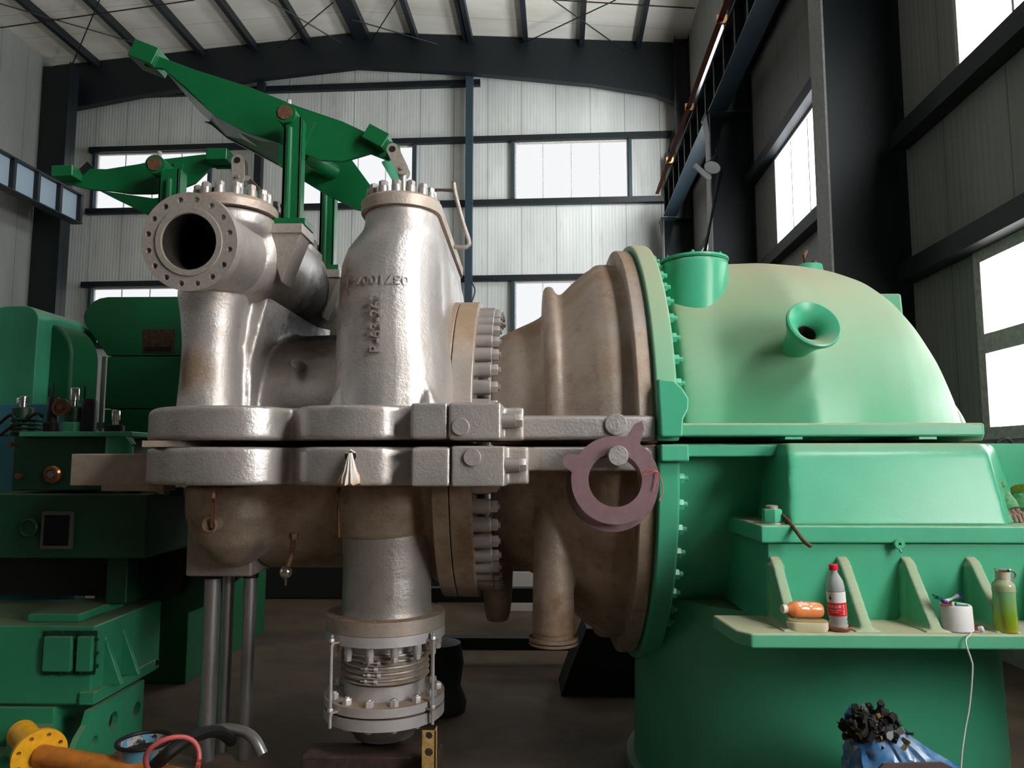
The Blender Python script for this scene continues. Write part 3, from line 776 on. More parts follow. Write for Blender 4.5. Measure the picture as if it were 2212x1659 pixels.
# things behind the dome
put(MB().loft([[(X(1870,5.0), 4.7, E+.5), (X(1925,5.0), 4.7, E+.5), (X(1925,5.0), 5.0, E+.5), (X(1870,5.0), 5.0, E+.5)], [(X(1870,5.0), 4.72, wz(650,4.9)), (X(1918,5.0), 4.72, wz(650,4.9)), (X(1918,5.0), 5.0, wz(650,4.9)), (X(1870,5.0), 5.0, wz(650,4.9))]]), 'rear_boss', GRND, upper, 30, bevel=.015)
q = MB(); x1 = X(2084, 4.0)
hh = wz(838, 4.3)
q.loft([[Vector((1.9, AY-.45*math.cos(PI*k/20), ZJ+.02+(hh-ZJ)*math.sin(PI*k/20))) for k in range(21)], [Vector((x1-.07, AY-.44*math.cos(PI*k/20), ZJ+.02+(hh-ZJ)*.98*math.sin(PI*k/20))) for k in range(21)], [Vector((x1, AY-.36*math.cos(PI*k/20), ZJ+.02+(hh-ZJ)*.75*math.sin(PI*k/20))) for k in range(21)]])
cast(q, 'shaft_hood', GRND, upper, .018, 8)
# ---- plugs and dowels in the joint flange
def plug(px, py, y, r, par, name='plug', mat=SIL, t=.03, nz=.0):
    p = W(px, py, y)
    return put(MB().lathe((p.x, y, p.z), (0,-1,0), [(-.04,r),(t-.004,r),(t,r*.93)], 28), name, mat, par, 35)
plug(995, 922, 3.085, .037, bb, t=.012); plug(1020, 988, 3.085, .037, bl2, t=.012)
plug(1330, 917, 3.16, .047, rfl, t=.014)
pl = plug(1326, 985, 3.16, .041, lower, 'dowel_pin', t=.16)
hb = MB().lathe((0,0,0), (0,0,1), [(0,.031),(.062,.031),(.064,.028)], 20).hexa((0,0,.064), (0,0,1), .026, .030).mesh('side_bolt', NUT, 35)
p = W(1084, 909, 3.14); inst(hb, 'side_bolt', bb, (xb2-.004, 3.125, p.z), ML)
p = W(1092, 1004, 3.14); inst(hb, 'side_bolt', bl2, (X(1092,3.1)-.004, 3.115, p.z), ML)
hexs = put(MB().hexa(W(1365, 806, 3.36), (0,-1,0), .03, .017), 'small_bolt', NUT, upper)
# packing strip and shims in the joint gap
top(MB().box((X(312,3.24), 3.22, ZLw+.001), (X(398,3.24), 3.5, ZU-.001)), 'packing_strip', SILC, 'short pale packing strip in the joint gap at the left end of the turbine', 'packing strip')
for px, nm in ((1700, 'green packing plate in the joint gap below the dome, the left one'), (1992, 'green packing plate in the joint gap below the dome, the right one')):
    top(MB().box((X(px,3.1), 3.12, zg0-.012), (X(px+38,3.1), 3.3, zg0-.002)), 'packing_plate', GRN, nm, 'packing plate', 'green packing plates in the joint gap')

# ---- lower silver casing
lo = MB()
halfbody(lo, [(XHL+.02,.28,.22),(XHL+.07,.46,.42),(XHL+.2,.60,.58),(XHL+.34,.64,.66),(-1.45,.64,.68),(-.9,.64,.68),(-.55,.66,.72),(-.44,.72,.80)], -1)
zq0, zq1 = wz(1345, 3.62), ZJ-.4
pcx = W(836, 1300, 3.85).x
cast(MB().lathe((pcx, 3.85, zq0-.005), (0,0,1), [(0,.236),(.03,.226),(.2,.223),(.33,.226),(.42,.235),(.46,.20)], 40), 'nozzle_pipe', SIL, lower, .013, 4, label='bright silver outlet pipe')
# bulge over the nozzle and inlet scroll on the left
lo.lathe((pcx-.02, 3.86, ZB-.28), (0,0,1), [(0,.25),(.12,.29),(.28,.30)], 32)
lo.lathe((X(470,3.6), 3.88, ZB-.02), (0,0,-1), [(0,.26),(.16,.25),(.30,.20),(.38,.12),(.42,.05)], 28)
hl = cast(lo, 'high_pressure_casing', SILB, lower, .015, 8)
# drain boss with copper pipe
db = W(452, 1131, 3.53)
put(MB().lathe(db+Vector((0,.06,0)), (-.1,-1,-.15), [(0,.045),(.05,.042),(.055,.034),(.05,.026),(.02,.024)], 24), 'drain_boss', SILB, lower)
dp = put(MB().tube([W(460,1068,3.46), W(460,1085,3.46), W(458,1140,3.46)], .009, 8).hexa(W(461,1076,3.46), (0,0,1), .03, .014), 'drain_pipe', BRASS, lower)
put(MB().tube([W(733,1053,3.4), W(731,1100,3.42), W(732,1160,3.44)], .008, 8).hexa(W(732,1068,3.41), (0,0,1), .03, .013), 'drain_pipe', RUST, lower)
vv = W(618, 1236, 3.5)
vl = put(MB().tube([W(634,1168,3.62), W(628,1200,3.55), vv], .012, 8).hexa(W(634,1165,3.62), (0,0,1), .03, .022), 'drain_valve_stem', RUST, lower)
put(MB().sphere(vv, .03, 14).cyl(vv, vv-Vector((0,0,.06)), .006, n=8), 'valve_ball', CHROME, lower, 60)
# knob on upper barrel
kp = W(640, 790, 3.72)
put(MB().lathe(kp+Vector((0,.08,0)), (0,-1,.15), [(0,.03),(.09,.026),(.10,.012)], 16), 'sensor_boss', SILF, upper)
# silver bracket plate to the left and square housing below
put(MB().box((X(163,3.75), 3.72, wz(1050,3.72)), (X(330,3.6), 3.86, wz(980,3.72))).box((X(230,3.75), 3.72, wz(1062,3.72)), (X(330,3.6), 3.86, wz(1048,3.72))), 'support_bracket', SILB, lower, bevel=.006, label='flat grey support paw reaching left over the pedestal')
zh0, zh1 = wz(1248, 3.95), wz(1060, 3.95)
put(MB().box((X(412,3.95), 3.95, zh0), (X(552,3.95), 4.5, zh1)), 'pipe_housing', SILF, lower, bevel=.012, label='square grey housing above the vertical pipes')
# ---- green exhaust box of the lower half
YW = 3.08
zs = wz(1366, 2.69)                      # shelf top
gl = MB()
zk0, zk1 = wz(1132, 2.95), wz(957, 3.03)
gl.loft([[Vector(p) for p in ((X(1695,2.98,1130), 2.93, zk0), (X(2172,2.95,1130), 2.93, zk0), (2.75, 3.9, zk0), (X(1695,2.98,1130)+.02, 3.9, zk0))],
         [Vector(p) for p in ((X(1702,3.0), 3.01, zk1-.04), (X(2138,3.0), 3.01, zk1-.04), (2.5, 3.9, zk1-.04), (X(1702,3.0)+.02, 3.9, zk1-.04))],
         [Vector(p) for p in ((X(1706,3.0), 3.045, zk1), (X(2132,3.0), 3.045, zk1), (2.5, 3.9, zk1), (X(1706,3.0)+.02, 3.9, zk1))]])
gb = cast(gl, 'exhaust_box', GRN, lower, .012, 6, label='sloping green front box under the joint flange')
zgl0, zgl1 = wz(987, 3.15), wz(960, 3.15)
put(MB().box((xg-.004, 3.16, zgl0), (X(2138,3.16), 5.4, zgl1)), 'joint_flange', GRN, lower, bevel=.008, label='green joint flange')
put(MB().box((xg-.09, 3.12, zgl0-.02), (xg+.03, 3.4, zgl1)), 'ring_foot', GRN, lower, bevel=.01, label='green foot of the ring flange')
# deep recess wall left of the box
halfx = MB(); halfbody(halfx, [(xg, 1.0, 1.0), (xg+.2, 1.0, 1.02), (2.2, 1.0, 1.02), (2.4, .8, .9)], -1)
put(halfx, 'exhaust_belly', GRN, lower, 40)
ledge0, ledge1 = wz(1172, 2.90), wz(1134, 2.90)
put(MB().box((X(1640,2.92,1150), 2.90, ledge0), (3.05, 3.7, ledge1)), 'ledge', GRN, lower, bevel=.008)
zsb = zs-.052
put(MB().box((X(1660,2.925,1250), 2.925, zsb+.01), (3.05, 3.7, ledge0-.002)), 'side_wall', GRN, lower, bevel=.006)
# shelf with slots
shx0, shx1, shy0, shy1 = X(1600,2.72,1380), 2.75, 2.69, 3.0
sh = [(shx0-.03, shy1), (shx0-.01, shy0+.05), (shx0+.03, shy0), (shx1, shy0), (shx1, shy1)]
put(MB().prism([(x, y, zsb) for x, y in sh], (0, 0, zs-zsb)), 'foot_shelf', GRND, lower, bevel=.008, label='green foot shelf holding the bottles')
RIB = []; RT = wz(1201, 2.9)
for i, px in enumerate((1672, 1816, 1955, 2094, 2232)):
    x = X(px, 2.93, 1205); RIB.append(x); t = .021
    pts = [(x-t, 2.93, zs-.001), (x-t, 2.72, zs-.001), (x-t, 2.735, zs+.02), (x-t, 2.775, zs+.07), (x-t, 2.895, RT-.015), (x-t, 2.93, RT)]
    m = MB().prism(pts, (2*t, 0, 0)).box((x-t*2.2, 2.715, zs-.01), (x+t*2.2, 2.93, zs+.006)).box((x-t*1.5, 2.9, zs), (x+t*1.5, 2.94, RT-.03))
    cast(m, 'gusset_rib', GRND, lower, .006, 5)
# grease fitting
gp = W(1943, 1175, 2.895)
put(MB().lathe(gp+Vector((0,.01,0)), (0,-1,0), [(0,.020),(.012,.020),(.014,.018),(.014,.006),(.004,.005)], 24).cyl(gp+Vector((0,.0,-.02)), gp+Vector((0,-.01,-.03)), .005, n=6), 'grease_fitting', GRN, lower)
# drum / condenser neck
nk = MB().lathe((1.45, 4.05, 0), (0,0,1), [(0,.93),(.05,.93),(.05,.89),(zsb-.001,.87)], 64)
put(nk, 'condenser_neck', GRN, lower, 40, label='fat round green column under the shelf')
# ---- big nut and bent tube on the ledge
np_ = W(1668, 1128, 2.98)
bn = thing('foundation_nut', 'big green slotted nut on a washer at the left end of the ledge', 'nut', (np_.x, 2.98, ledge1))
put(MB().lathe((np_.x, 2.98, ledge1), (0,0,1), [(0,.046),(.006,.046)], 24), 'washer', SILF, bn)
put(MB().lathe((np_.x, 2.98, ledge1+.006), (0,0,1), [(0,.040),(.045,.040),(.052,.036)], 6), 'hex_nut', GRN, bn, bevel=.002)
put(MB().lathe((np_.x, 2.98, ledge1+.058), (0,0,1), [(0,.024),(.010,.024),(.014,.020)], 20), 'stud_end', SILF, bn)
top(MB().tube(smoothpath([W(1690,1112,2.96), W(1703,1125,2.93), W(1722,1150,2.87), W(1736,1168,2.84), W(1752,1181,2.82)]), .0075, 12), 'bent_tube', RUST, 'short bent brown tube pointing down from beside the green nut', 'tube')
# ================================================================ LEVERS ON THE STEAM CHESTS
def plate_px(mb, pts, y, t):
    return mb.prism([W(px, py, y) for px, py in pts], (0, t, 0))
LX = -1.205
def post(par, x, y, ztop, zbase, lit=True):
    put(MB().box((x-.075, y-.075, zbase), (x+.085, y+.075, zbase+.035)), 'base_plate', GRNL, par, bevel=.004)
    # open channel post
    put(MB().box((x-.045, y-.05, zbase+.035), (x+.045, y-.035, ztop)).box((x-.045, y-.05, zbase+.035), (x-.032, y+.03, ztop)).box((x+.032, y-.05, zbase+.035), (x+.045, y+.03, ztop)).cyl((x-.012, y-.058, zbase+.035), (x-.012, y-.058, ztop-.06), .016, n=10), 'post', GRNL, par, bevel=.003)
def knuckle(par, x, y, z, r=.052):
    k = put(MB().cyl((x, y-.075, z), (x, y+.04, z), r, n=28), 'pivot_boss', GRNL, par, 35)
    put(MB().cyl((x, y-.082, z), (x, y-.07, z), r*.72, n=20), 'pivot_pin', RUST, k)
    put(MB().cyl((x+.005, y-.04, z+r-.005), (x+.005, y-.04, z+r+.03), .012, n=8), 'grease_cup', NUT, k)
pz = wz(492, 3.62)
lv = thing('valve_lever', 'large green double-plate lever arm tilting up to the left above the turbine', 'lever', (LX, 3.6, pz))
z1 = W(620, 262, 3.62).z
post(lv, LX+.02, 3.62, z1, pz); knuckle(lv, W(621, 250, 3.58).x, 3.62, W(621, 250, 3.58).z)
post(lv, X(708, 4.44, 580), 4.44, W(712, 388, 4.44).z, wz(588, 4.44))
fp = [(298,103),(322,108),(345,122),(420,150),(540,188),(640,228),(740,262),(800,290),(862,312),(866,332),(838,346),(800,331),(742,348),(692,346),(602,309),(530,286),(463,250),(400,188),(352,148),(312,142)]
put(plate_px(MB(), fp, 3.74, .02), 'arm_plate', GRNL, lv, 20, bevel=.002)
bp = [(440,262),(545,262),(650,308),(700,330),(760,345),(800,400),(782,455),(768,452),(700,417),(665,396),(600,356),(490,298),(455,268)]
put(plate_px(MB(), bp, 4.10, .02), 'arm_plate', GRNL, lv, 20, bevel=.002)
# lower flange strip along the edge, a second plate joining both
e = [(352,148),(463,250),(530,286),(602,309)]
for (a, bq) in zip(e[:-1], e[1:]):
    p, q = W(*a, 3.74), W(*bq, 3.74)
put(MB().prism([W(352,148,3.745), W(463,250,3.745), W(490,296,4.1), W(430,240,4.1)], (0,.0,.012)).prism([W(463,250,3.745), W(602,309,3.745), W(602,356,4.1), W(490,296,4.1)], (0,.0,.012)), 'bottom_web', GRNL, lv, 20)
put(MB().beam(W(300,118,3.78), W(350,138,3.78), .16, .10), 'end_block', GRNL, lv, bevel=.006)
put(MB().beam(W(795,292,3.74), W(838,315,3.74), .13, .085), 'end_block', GRNL, lv, bevel=.006)
put(MB().beam(W(838,345,3.85), W(866,392,3.85), .03, .075, up=(1,0,0)), 'tie_plate', plain('pale_green', (.10,.42,.26), .4), lv)
put(MB().cyl(W(650,332,3.80), W(718,372,4.12), .05, n=24), 'spacer_tube', GRNL, lv)
put(MB().beam(W(672,258,3.73), W(650,315,3.73), .02, .05, up=(1,0,0)), 'stiffener', GRNL, lv)
def linkbar(par, a, bq, y, mat=SILF, gap=.07):
    pa, pb = W(*a, y), W(*bq, y); d = (pb-pa); L = d.length; d.normalize(); s = Vector((0,1,0)).cross(d).normalized()
    for k, yy in enumerate((0, gap)):
        pts = [pa+Vector((math.cos(t)*d.x+math.sin(t)*s.x, 0, math.cos(t)*d.z+math.sin(t)*s.z))*.032 for t in [PI/2+PI*i/10 for i in range(11)]]
        pts += [pb+Vector((math.cos(t)*d.x+math.sin(t)*s.x, 0, math.cos(t)*d.z+math.sin(t)*s.z))*.032 for t in [-PI/2+PI*i/10 for i in range(11)]]
        lk = put(MB().prism([p+Vector((0,yy,0)) for p in pts], (0,.014,0)), 'link_plate', mat, par, 30)
        if k == 0:
            put(MB().cyl(pa+Vector((0,-.004,0)), pa+Vector((0,gap+.03,0)), .016, n=16), 'link_pin', BLK, lk)
            put(MB().cyl(pb+Vector((0,-.012,0)), pb+Vector((0,gap+.03,0)), .010, n=12), 'link_pin', NUT, lk)
    return pb
pb = linkbar(lv, (848,322), (868,364), 3.66, gap=.06)
put(MB().cyl(pb+Vector((0,.03,.01)), (pb.x+.005, pb.y+.05, Zc1-.005), .018, n=12), 'valve_stem', NUT, lv)
# smaller lever
x3 = X(347, 3.72)
lv2 = thing('valve_lever', 'smaller green lever arm reaching left behind the round inlet flange', 'lever', (x3, 3.7, E+.8))
z3 = W(345, 372, 3.72).z; LB = wz(560, 3.7)
put(MB().box((x3-.05, 3.67, LB), (x3+.055, 3.685, z3)).box((x3-.05, 3.67, LB), (x3-.037, 3.76, z3)).box((x3+.042, 3.67, LB), (x3+.055, 3.76, z3)).cyl((x3+.01, 3.662, LB), (x3+.01, 3.662, z3-.06), .016, n=10), 'post', GRNL, lv2, bevel=.003)
put(MB().box((x3-.07, 3.64, LB-.03), (x3+.25, 3.8, LB)), 'base_plate', GRNL, lv2)
knuckle(lv2, W(341,360,3.68).x, 3.72, W(341,360,3.68).z, .05)
fp2 = [(128,366),(172,364),(230,365),(300,354),(340,345),(440,333),(500,338),(500,362),(456,360),(420,395),(370,415),(326,418),(280,418),(240,412),(200,410),(165,402),(130,392)]
put(plate_px(MB(), fp2, 3.82, .02), 'arm_plate', GRNL, lv2, 20, bevel=.002)
bp2 = [(215,412),(250,416),(330,428),(420,420),(470,400),(470,440),(420,465),(318,464),(292,450),(250,430)]
put(plate_px(MB(), bp2, 4.15, .02), 'arm_plate', GRNL, lv2, 20, bevel=.002)
put(MB().beam(W(128,380,3.80), W(173,378,3.80), .14, .062), 'end_block', GRNL, lv2, bevel=.006)
put(MB().beam(W(456,343,3.80), W(501,343,3.80), .14, .064), 'end_block', GRNL, lv2, bevel=.006)
put(MB().beam(W(178,372,3.82), W(196,355,3.82), .03, .03), 'lug', BLK, lv2)
put(MB().beam(W(388,352,3.815), W(378,405,3.815), .02, .045, up=(1,0,0)), 'stiffener', GRNL, lv2)
put(MB().prism([W(496,366,3.9), W(536,425,3.9), W(620,480,4.2), (W(620,470,4.2)), W(510,364,3.95)], (0,.02,0)), 'tie_plate', bpy.data.materials['pale_green'], lv2)
pb = linkbar(lv2, (513,346), (514,382), 3.70, gap=.06)
put(MB().cyl(pb+Vector((0,.03,.01)), (pb.x, pb.y+.03, ZC-.004), .02, n=12), 'valve_stem', NUT, lv2)
# silver brackets carrying the posts (parts of the casing)
for x, y, z in ((LX, 3.62, pz), (X(708, 4.44, 580), 4.44, wz(588, 4.44))):
    m = MB().box((x-.09, y-.10, z-.05), (x+.10, y+.10, z-.001))
    m.prism([(x-.085, y-.09, z-.045), (x+.095, y-.09, z-.045), (x-.02, y-.03, z-.28)], (0, .15, 0))
    m.box((x-.2, y-.04, z-.14), (x-.05, y+.06, z-.04))
    put(m, 'lever_bracket', SILF, upper, 30, bevel=.004)
# long rod beside the first chest cover
rd = MB().tube([W(534,385,3.42), W(690,548,4.62)], .014, 10)
put(rd, 'guard_rod', SILF, upper)
# crank handle pipe behind the tower
top(MB().tube([W(930,410,3.9), W(978,411,3.9)], .013, 10).tube(smoothpath([W(980,393,3.9), W(984,420,3.9), W(1000,480,3.9), W(1013,520,3.9), W(1011,531,3.9), W(1000,535,3.9), W(982,533,3.92)]), .012, 10), 'handle_pipe', SILF, 'bent grey pipe handle sticking out beside the top of the tall tower', 'pipe')

# ================================================================ EXPANSION JOINT
ex = Vector((W(833, 1400, 3.85).x+.0, 3.85, 0))
zf = lambda py: wz(py, 3.58)
ej = thing('expansion_joint', 'flanged bellows pipe joint with tie rods hanging under the silver nozzle', 'pipe joint', (ex.x, ex.y, 0))
RFl = .298
def fl_ring(za, zb, name, mat, r=RFl, ri=.2, par=ej, holes=0):
    outer = [(r*math.cos(2*PI*k/64), r*math.sin(2*PI*k/64)) for k in range(64)]
    hs = [(.265*math.cos(2*PI*(k+.5)/14), .265*math.sin(2*PI*(k+.5)/14), .008) for k in range(holes)] + [(0,0,ri)]
    return put(MB().plate(outer, hs, (ex.x, ex.y, za), (1,0,0), (0,1,0), (0,0,zb-za), 16), name, mat, par, 35, bevel=0)
fl_ring(zf(1376), zf(1345), 'nozzle_flange', SILC, par=lower, holes=14, ri=.2)
fA = fl_ring(zf(1400), zf(1377), 'upper_flange', SILG)
sl = MB().lathe((0,0,0), (0,0,-1), [(0,.021),(.045,.021),(.055,.015)], 16).hexa((0,0,-.05), (0,0,-1), .026, .019).mesh('sleeve_nut', SILG, 35)
nt2 = MB().hexa((0,0,0), (0,0,1), .030, .023).lathe((0,0,.03), (0,0,1), [(0,.013),(.006,.011)], 10).mesh('flange_nut', SILG, 35)
bh = MB().hexa((0,0,0), (0,0,-1), .018, .019).mesh('bolt_head', SILG, 35)
fB = fl_ring(zf(1551), zf(1531), 'middle_flange', SILG); fC = fl_ring(zf(1581), zf(1556), 'lower_flange', SILG)
for k in range(14):
    a = 2*PI*(k+.28)/14; x, y = ex.x+.262*math.cos(a), ex.y+.262*math.sin(a)
    inst(sl, 'sleeve_nut', fA, (x, y, zf(1400)+.001))
    inst(nt2, 'flange_nut', fB, (x, y, zf(1531)-.001), Matrix.Rotation(k*.7, 3, 'Z'))
    inst(bh, 'bolt_head', fC, (x, y, zf(1581)+.001))
    if k % 2 == 0: inst(bpy.data.meshes['bolt_head'], 'stud', fB, (x, y, zf(1551)+.004), Matrix.Scale(.5, 3))
prof = [(zf(1400), .19)]
zt_, zb_ = zf(1428), zf(1497)
for k in range(5):
    a = zt_+(zb_-zt_)*k/5; h = (zb_-zt_)/5
    prof += [(a, .178), (a+h*.22, .182), (a+h*.32, .212), (a+h*.5, .222), (a+h*.68, .212), (a+h*.78, .182)]
prof += [(zb_, .185), (zb_-.002, .2), (zf(1531), .2)]
bl = put(MB().lathe((ex.x, ex.y, 0), (0,0,1), prof, 56), 'bellows', SILG, ej, 50)
mk = MB()
for i in range(5):
    z = zt_+(zb_-zt_)*(i+.0)/5+ (0 if i else -.004)
    ringp = [(ex.x+.196*math.cos(2*PI*k/48), ex.y+.196*math.sin(2*PI*k/48), z) for k in range(48)]
    cr_ = put(MB().tube(ringp, .0075, 8, closed=True), 'clamp_ring', SILG, ej, 60)
    if i:
        a0 = -PI/2-.28+.07*(i % 2)
        pp = [Vector((ex.x+.214*math.cos(a), ex.y+.214*math.sin(a), z)) for a in (a0, a0+.22)]
        pp2 = [pp[0]+(pp[0]-pp[1])*.45, pp[1]+(pp[1]-pp[0])*.3]
        put(MB().cyl(pp2[0], pp2[1], .0055, n=8).hexa(pp[0], pp[1]-pp[0], .014, .011).hexa(pp[1], pp[1]-pp[0], .016, .012), 'clamp_bolt', SILG, cr_)
for a in (-2.27, -.62, .9, 2.5):
    x, y = ex.x+.326*math.cos(a), ex.y+.326*math.sin(a)
    zz0, zz1 = zf(1570 if a < 0 else 1560), zf(1385)
    rdd = put(MB().cyl((x, y, zz0-.02), (x, y, zz1+.02), .0075, n=10), 'tie_rod', SILG, ej)
    dx, dy = math.cos(a), math.sin(a)
    for z, s in ((zf(1393), 1), (zf(1545), -1)):
        put(MB().beam((ex.x+.262*dx, ex.y+.262*dy, z), (ex.x+.342*dx, ex.y+.342*dy, z), .04, .008), 'ear_plate', SILC, rdd)
        put(MB().hexa((x, y, z+.004), (0,0,1), .014, .013).hexa((x, y, z-.004), (0,0,-1), .014, .013), 'rod_nut', SILG, rdd)
put(MB().lathe((ex.x, ex.y, zf(1583)), (0,0,-1), [(0,.215),(.03,.21),(.085,.155),(.10,.15),(.103,.13)], 48), 'reducer_cone', PIPE, ej, 50)
zc = zf(1583)-.103
# drilled yellow angle, timber, clutter below
TIM = plain('old_timber', (.05,.028,.02), .75, 0, .3, 18, .4)
YEL = plain('worn_yellow_steel', (.55,.36,.12), .5, .2, .2, 30, .3)
a = W(912, 1578, 3.5); w_ = X(940, 3.5)-X(912, 3.5)
ag = MB().plate([(0,0),(w_,0),(w_,a.z-.0),(0,a.z-.0)], [(w_/2, a.z-.095-.12*k, .019) for k in range(3)]+[(w_/2, a.z-.022, .016)], (a.x, 3.5, 0), (1,0,0), (0,0,1), (0,.006,0)).box((a.x+w_-.005, 3.5, 0), (a.x+w_, 3.56, a.z))
top(ag, 'slotted_channel', YEL, 'worn yellow drilled steel channel standing beside the lower pipe end', 'steel channel', bevel=0)
top(MB().box((ex.x-.34, 3.6, 0), (ex.x+.3, 3.78, max(.02, zc-.02))), 'timber_block', TIM, 'dark timber block on the floor below the flanged pipe joint', 'timber', bevel=.006)
top(MB().box((ex.x-.1, 3.78, 0), (ex.x+.1, 4.0, max(.03, zc-.001))), 'support_block', TIM, 'dark support block directly under the reducer cone', 'timber', bevel=.006)

# ================================================================ GASKETS AND RAG
GASK = plain('mauve_gasket_sheet', (.20,.115,.125), .6, 0, .1, 25, .12)
def gasket(px, py, ri, ro, y, tabs, label):
    c = W(px, py, y); k = y/F
    outer = []
    n = 72; ri *= k; ro *= k
    i = 0
    for i in range(n):
        a = 2*PI*i/n; r = ro
        for ta, tw_, tl in tabs:
            da = abs((a-math.radians(ta)+PI) % (2*PI)-PI)
            if da < tw_: r = ro+tl*k*(1 if da < tw_*.55 else .72)
        outer.append((r*math.cos(a), r*math.sin(a)))
    m = MB().plate(outer, [(0,0,ri)], (c.x, y, c.z), (1,0,0), (0,0,1), (0,.005,0), 60)
    return top(m, 'gasket_ring', GASK, label, 'gasket', 'mauve gasket rings hung on the dowel pin', smooth=30)
gasket(1329, 1037, 57, 94, 3.04, [(64, .12, 46), (157, .15, 26)], 'front mauve gasket ring with two square tabs hanging on the silver dowel pin')
gasket(1322, 1049, 61, 98, 3.085, [(75, .01, 1)], 'rear mauve gasket ring, half hidden behind the ring with tabs')
top(MB().tube(smoothpath([W(1385,1027,3.03), W(1400,1024,3.028), W(1418,1018,3.03), W(1426,1030,3.05), W(1432,1060,3.06), W(1424,1082,3.05)]), .0022, 6).tube(smoothpath([W(1386,1030,3.03), W(1405,1015,3.028), W(1419,1022,3.03), W(1412,1060,3.03)]), .002, 6), 'pink_string', plain('pink_string_fibre', (.60,.14,.14), .8), 'thin pink string tied round the right side of the gaskets', 'string')
rg = thing('rag', 'white and yellow rag stuffed in a round hole of the lower joint flange', 'rag', W(755, 1040, 3.1))
hp_ = W(757, 985, 3.138)
put(MB().cyl(hp_, hp_+Vector((0,.05,0)), .024, n=24), 'dark_hole', BLK, lower)
rings = []
for t in range(9):
    u = t/8; cy = 978+u*68; w0 = 4+u*17+(3 if t > 5 else 0)
    c = W(757-u*2, cy, 3.11-.012*math.sin(u*3))
    rings.append([c+Vector((math.cos(2*PI*k/24)*w0/F*3.1*(1+.16*math.sin(5*k+t*.6)*u), math.sin(2*PI*k/24)*(.010+.012*u)*(1+.5*math.sin(3*k)), .006*math.sin(k*2.1)*u)) for k in range(24)])
ragm, nt, b = nodes('rag_cloth'); g = N(nt, 'ShaderNodeNewGeometry'); sx = N(nt, 'ShaderNodeSeparateXYZ'); nt.links.new(g.outputs['Position'], sx.inputs[0])
mr = N(nt, 'ShaderNodeMapRange'); zz = W(755,1030,3.1).z; mr.inputs[1].default_value = zz+.03; mr.inputs[2].default_value = zz-.02; nt.links.new(sx.outputs[2], mr.inputs[0])
nt.links.new(mixc(nt, math_(nt, 'MULTIPLY', mr.outputs[0], ramp(nt, noisetex(nt, 30), [(.4, 0.), (.6, 1.)])), (.80,.74,.68), (.75,.42,.05)), b.inputs['Base Color']); b.inputs['Roughness'].default_value = .8
put(MB().loft(rings), 'cloth', ragm, rg, 60)
put(MB().tube([W(748,979,3.12), W(757,972,3.11), W(767,978,3.12)], .004, 6), 'cloth_loop', ragm, rg)
# ================================================================ MACHINES AT THE LEFT
# generator cover
GY = 5.4
gx0, gx1 = W(172, 800, GY).x, W(428, 800, GY).x
gz = lambda py: W(290, py, GY).z
gt = thing('generator_cover', 'big dark green sheet-metal machine cover with a brass nameplate', 'machine cover', ((gx0+gx1)/2, GY+.5, 0))
zt = gz(641)
def cover_ring(y, k=0):
    r = .30
    pts = [(gx0+.11, y, gz(768)), (gx0, y, gz(690))]
    pts = [(gx0+.20, y, gz(768)), (gx0+.02, y, gz(700))] + [(gx0+r*.6-r*.6*math.cos(math.radians(a)), y, zt-r*.6+r*.6*math.sin(math.radians(a))) for a in (10, 25, 40, 55, 70, 90)] + [(gx1, y, zt), (gx1, y, gz(768))]
    return [Vector(p) for p in pts]
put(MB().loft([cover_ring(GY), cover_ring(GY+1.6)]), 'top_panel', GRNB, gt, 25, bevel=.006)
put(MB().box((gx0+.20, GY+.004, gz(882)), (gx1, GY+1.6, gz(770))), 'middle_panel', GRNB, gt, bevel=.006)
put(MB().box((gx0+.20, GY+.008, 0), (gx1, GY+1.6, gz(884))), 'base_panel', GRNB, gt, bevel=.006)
pa, pb_ = W(310, 712, GY), W(376, 762, GY)
np2 = put(MB().box((pa.x, GY-.006, pb_.z), (pb_.x, GY-.0005, pa.z)), 'nameplate', plain('tarnished_brass', (.10,.055,.03), .5, .4, .05, 40, .5), gt, label='tarnished brass nameplate')
put(MB().box((pa.x+.02, GY-.008, pb_.z+.01), (pb_.x-.02, GY-.0055, pb_.z+.045)), 'plate_field', BLK, np2)
put(MB().box((gx0+.17, GY-.01, gz(990)), (gx0+.19, GY+.01, gz(770))), 'corner_strip', plain('bare_edge', (.35,.33,.30), .4, .5), gt)
# exciter hood
hy = 4.9
xA, xB = W(-60, 760, hy).x, W(78, 760, hy).x
hz = lambda py: W(60, py, hy).z
ht = thing('exciter_hood', 'rounded green machine hood at the left edge of the photo with a pale green side', 'machine hood', ((xA+xB)/2, hy+.4, 0))
def hood_ring(y, dz=0):
    r = .22; z = hz(660)
    return [Vector((xA, y, 0)), Vector((xA, y, z-r))] + [Vector((xA+r-r*math.cos(math.radians(a)), y, z-r+r*math.sin(math.radians(a)))) for a in (20,45,70,90)] + [Vector((xB-.10+.10*math.sin(math.radians(a)), y, z-.1+.1*math.cos(math.radians(a)))) for a in (0,25,50,75,90)] + [Vector((xB, y, 0))]
yb = hy+.70
put(MB().loft([hood_ring(hy), hood_ring(yb)]), 'hood', GRN, ht, 35, bevel=.01)
# half round end barrel in front of the side
bc2 = W(152, 820, 5.35); br = (W(205,820,5.35).x-W(95,820,5.35).x)/2
put(MB().prism([(bc2.x-br, 5.05, 0)]+[(bc2.x-br*math.cos(PI*k/20), 5.05, W(150,775,5.05).z+.0+(W(150,697,5.05).z-W(150,775,5.05).z)*math.sin(PI*k/20)) for k in range(21)]+[(bc2.x+br, 5.05, 0)], (0,.34,0)), 'end_barrel', GRNB, ht, 30, bevel=.03)
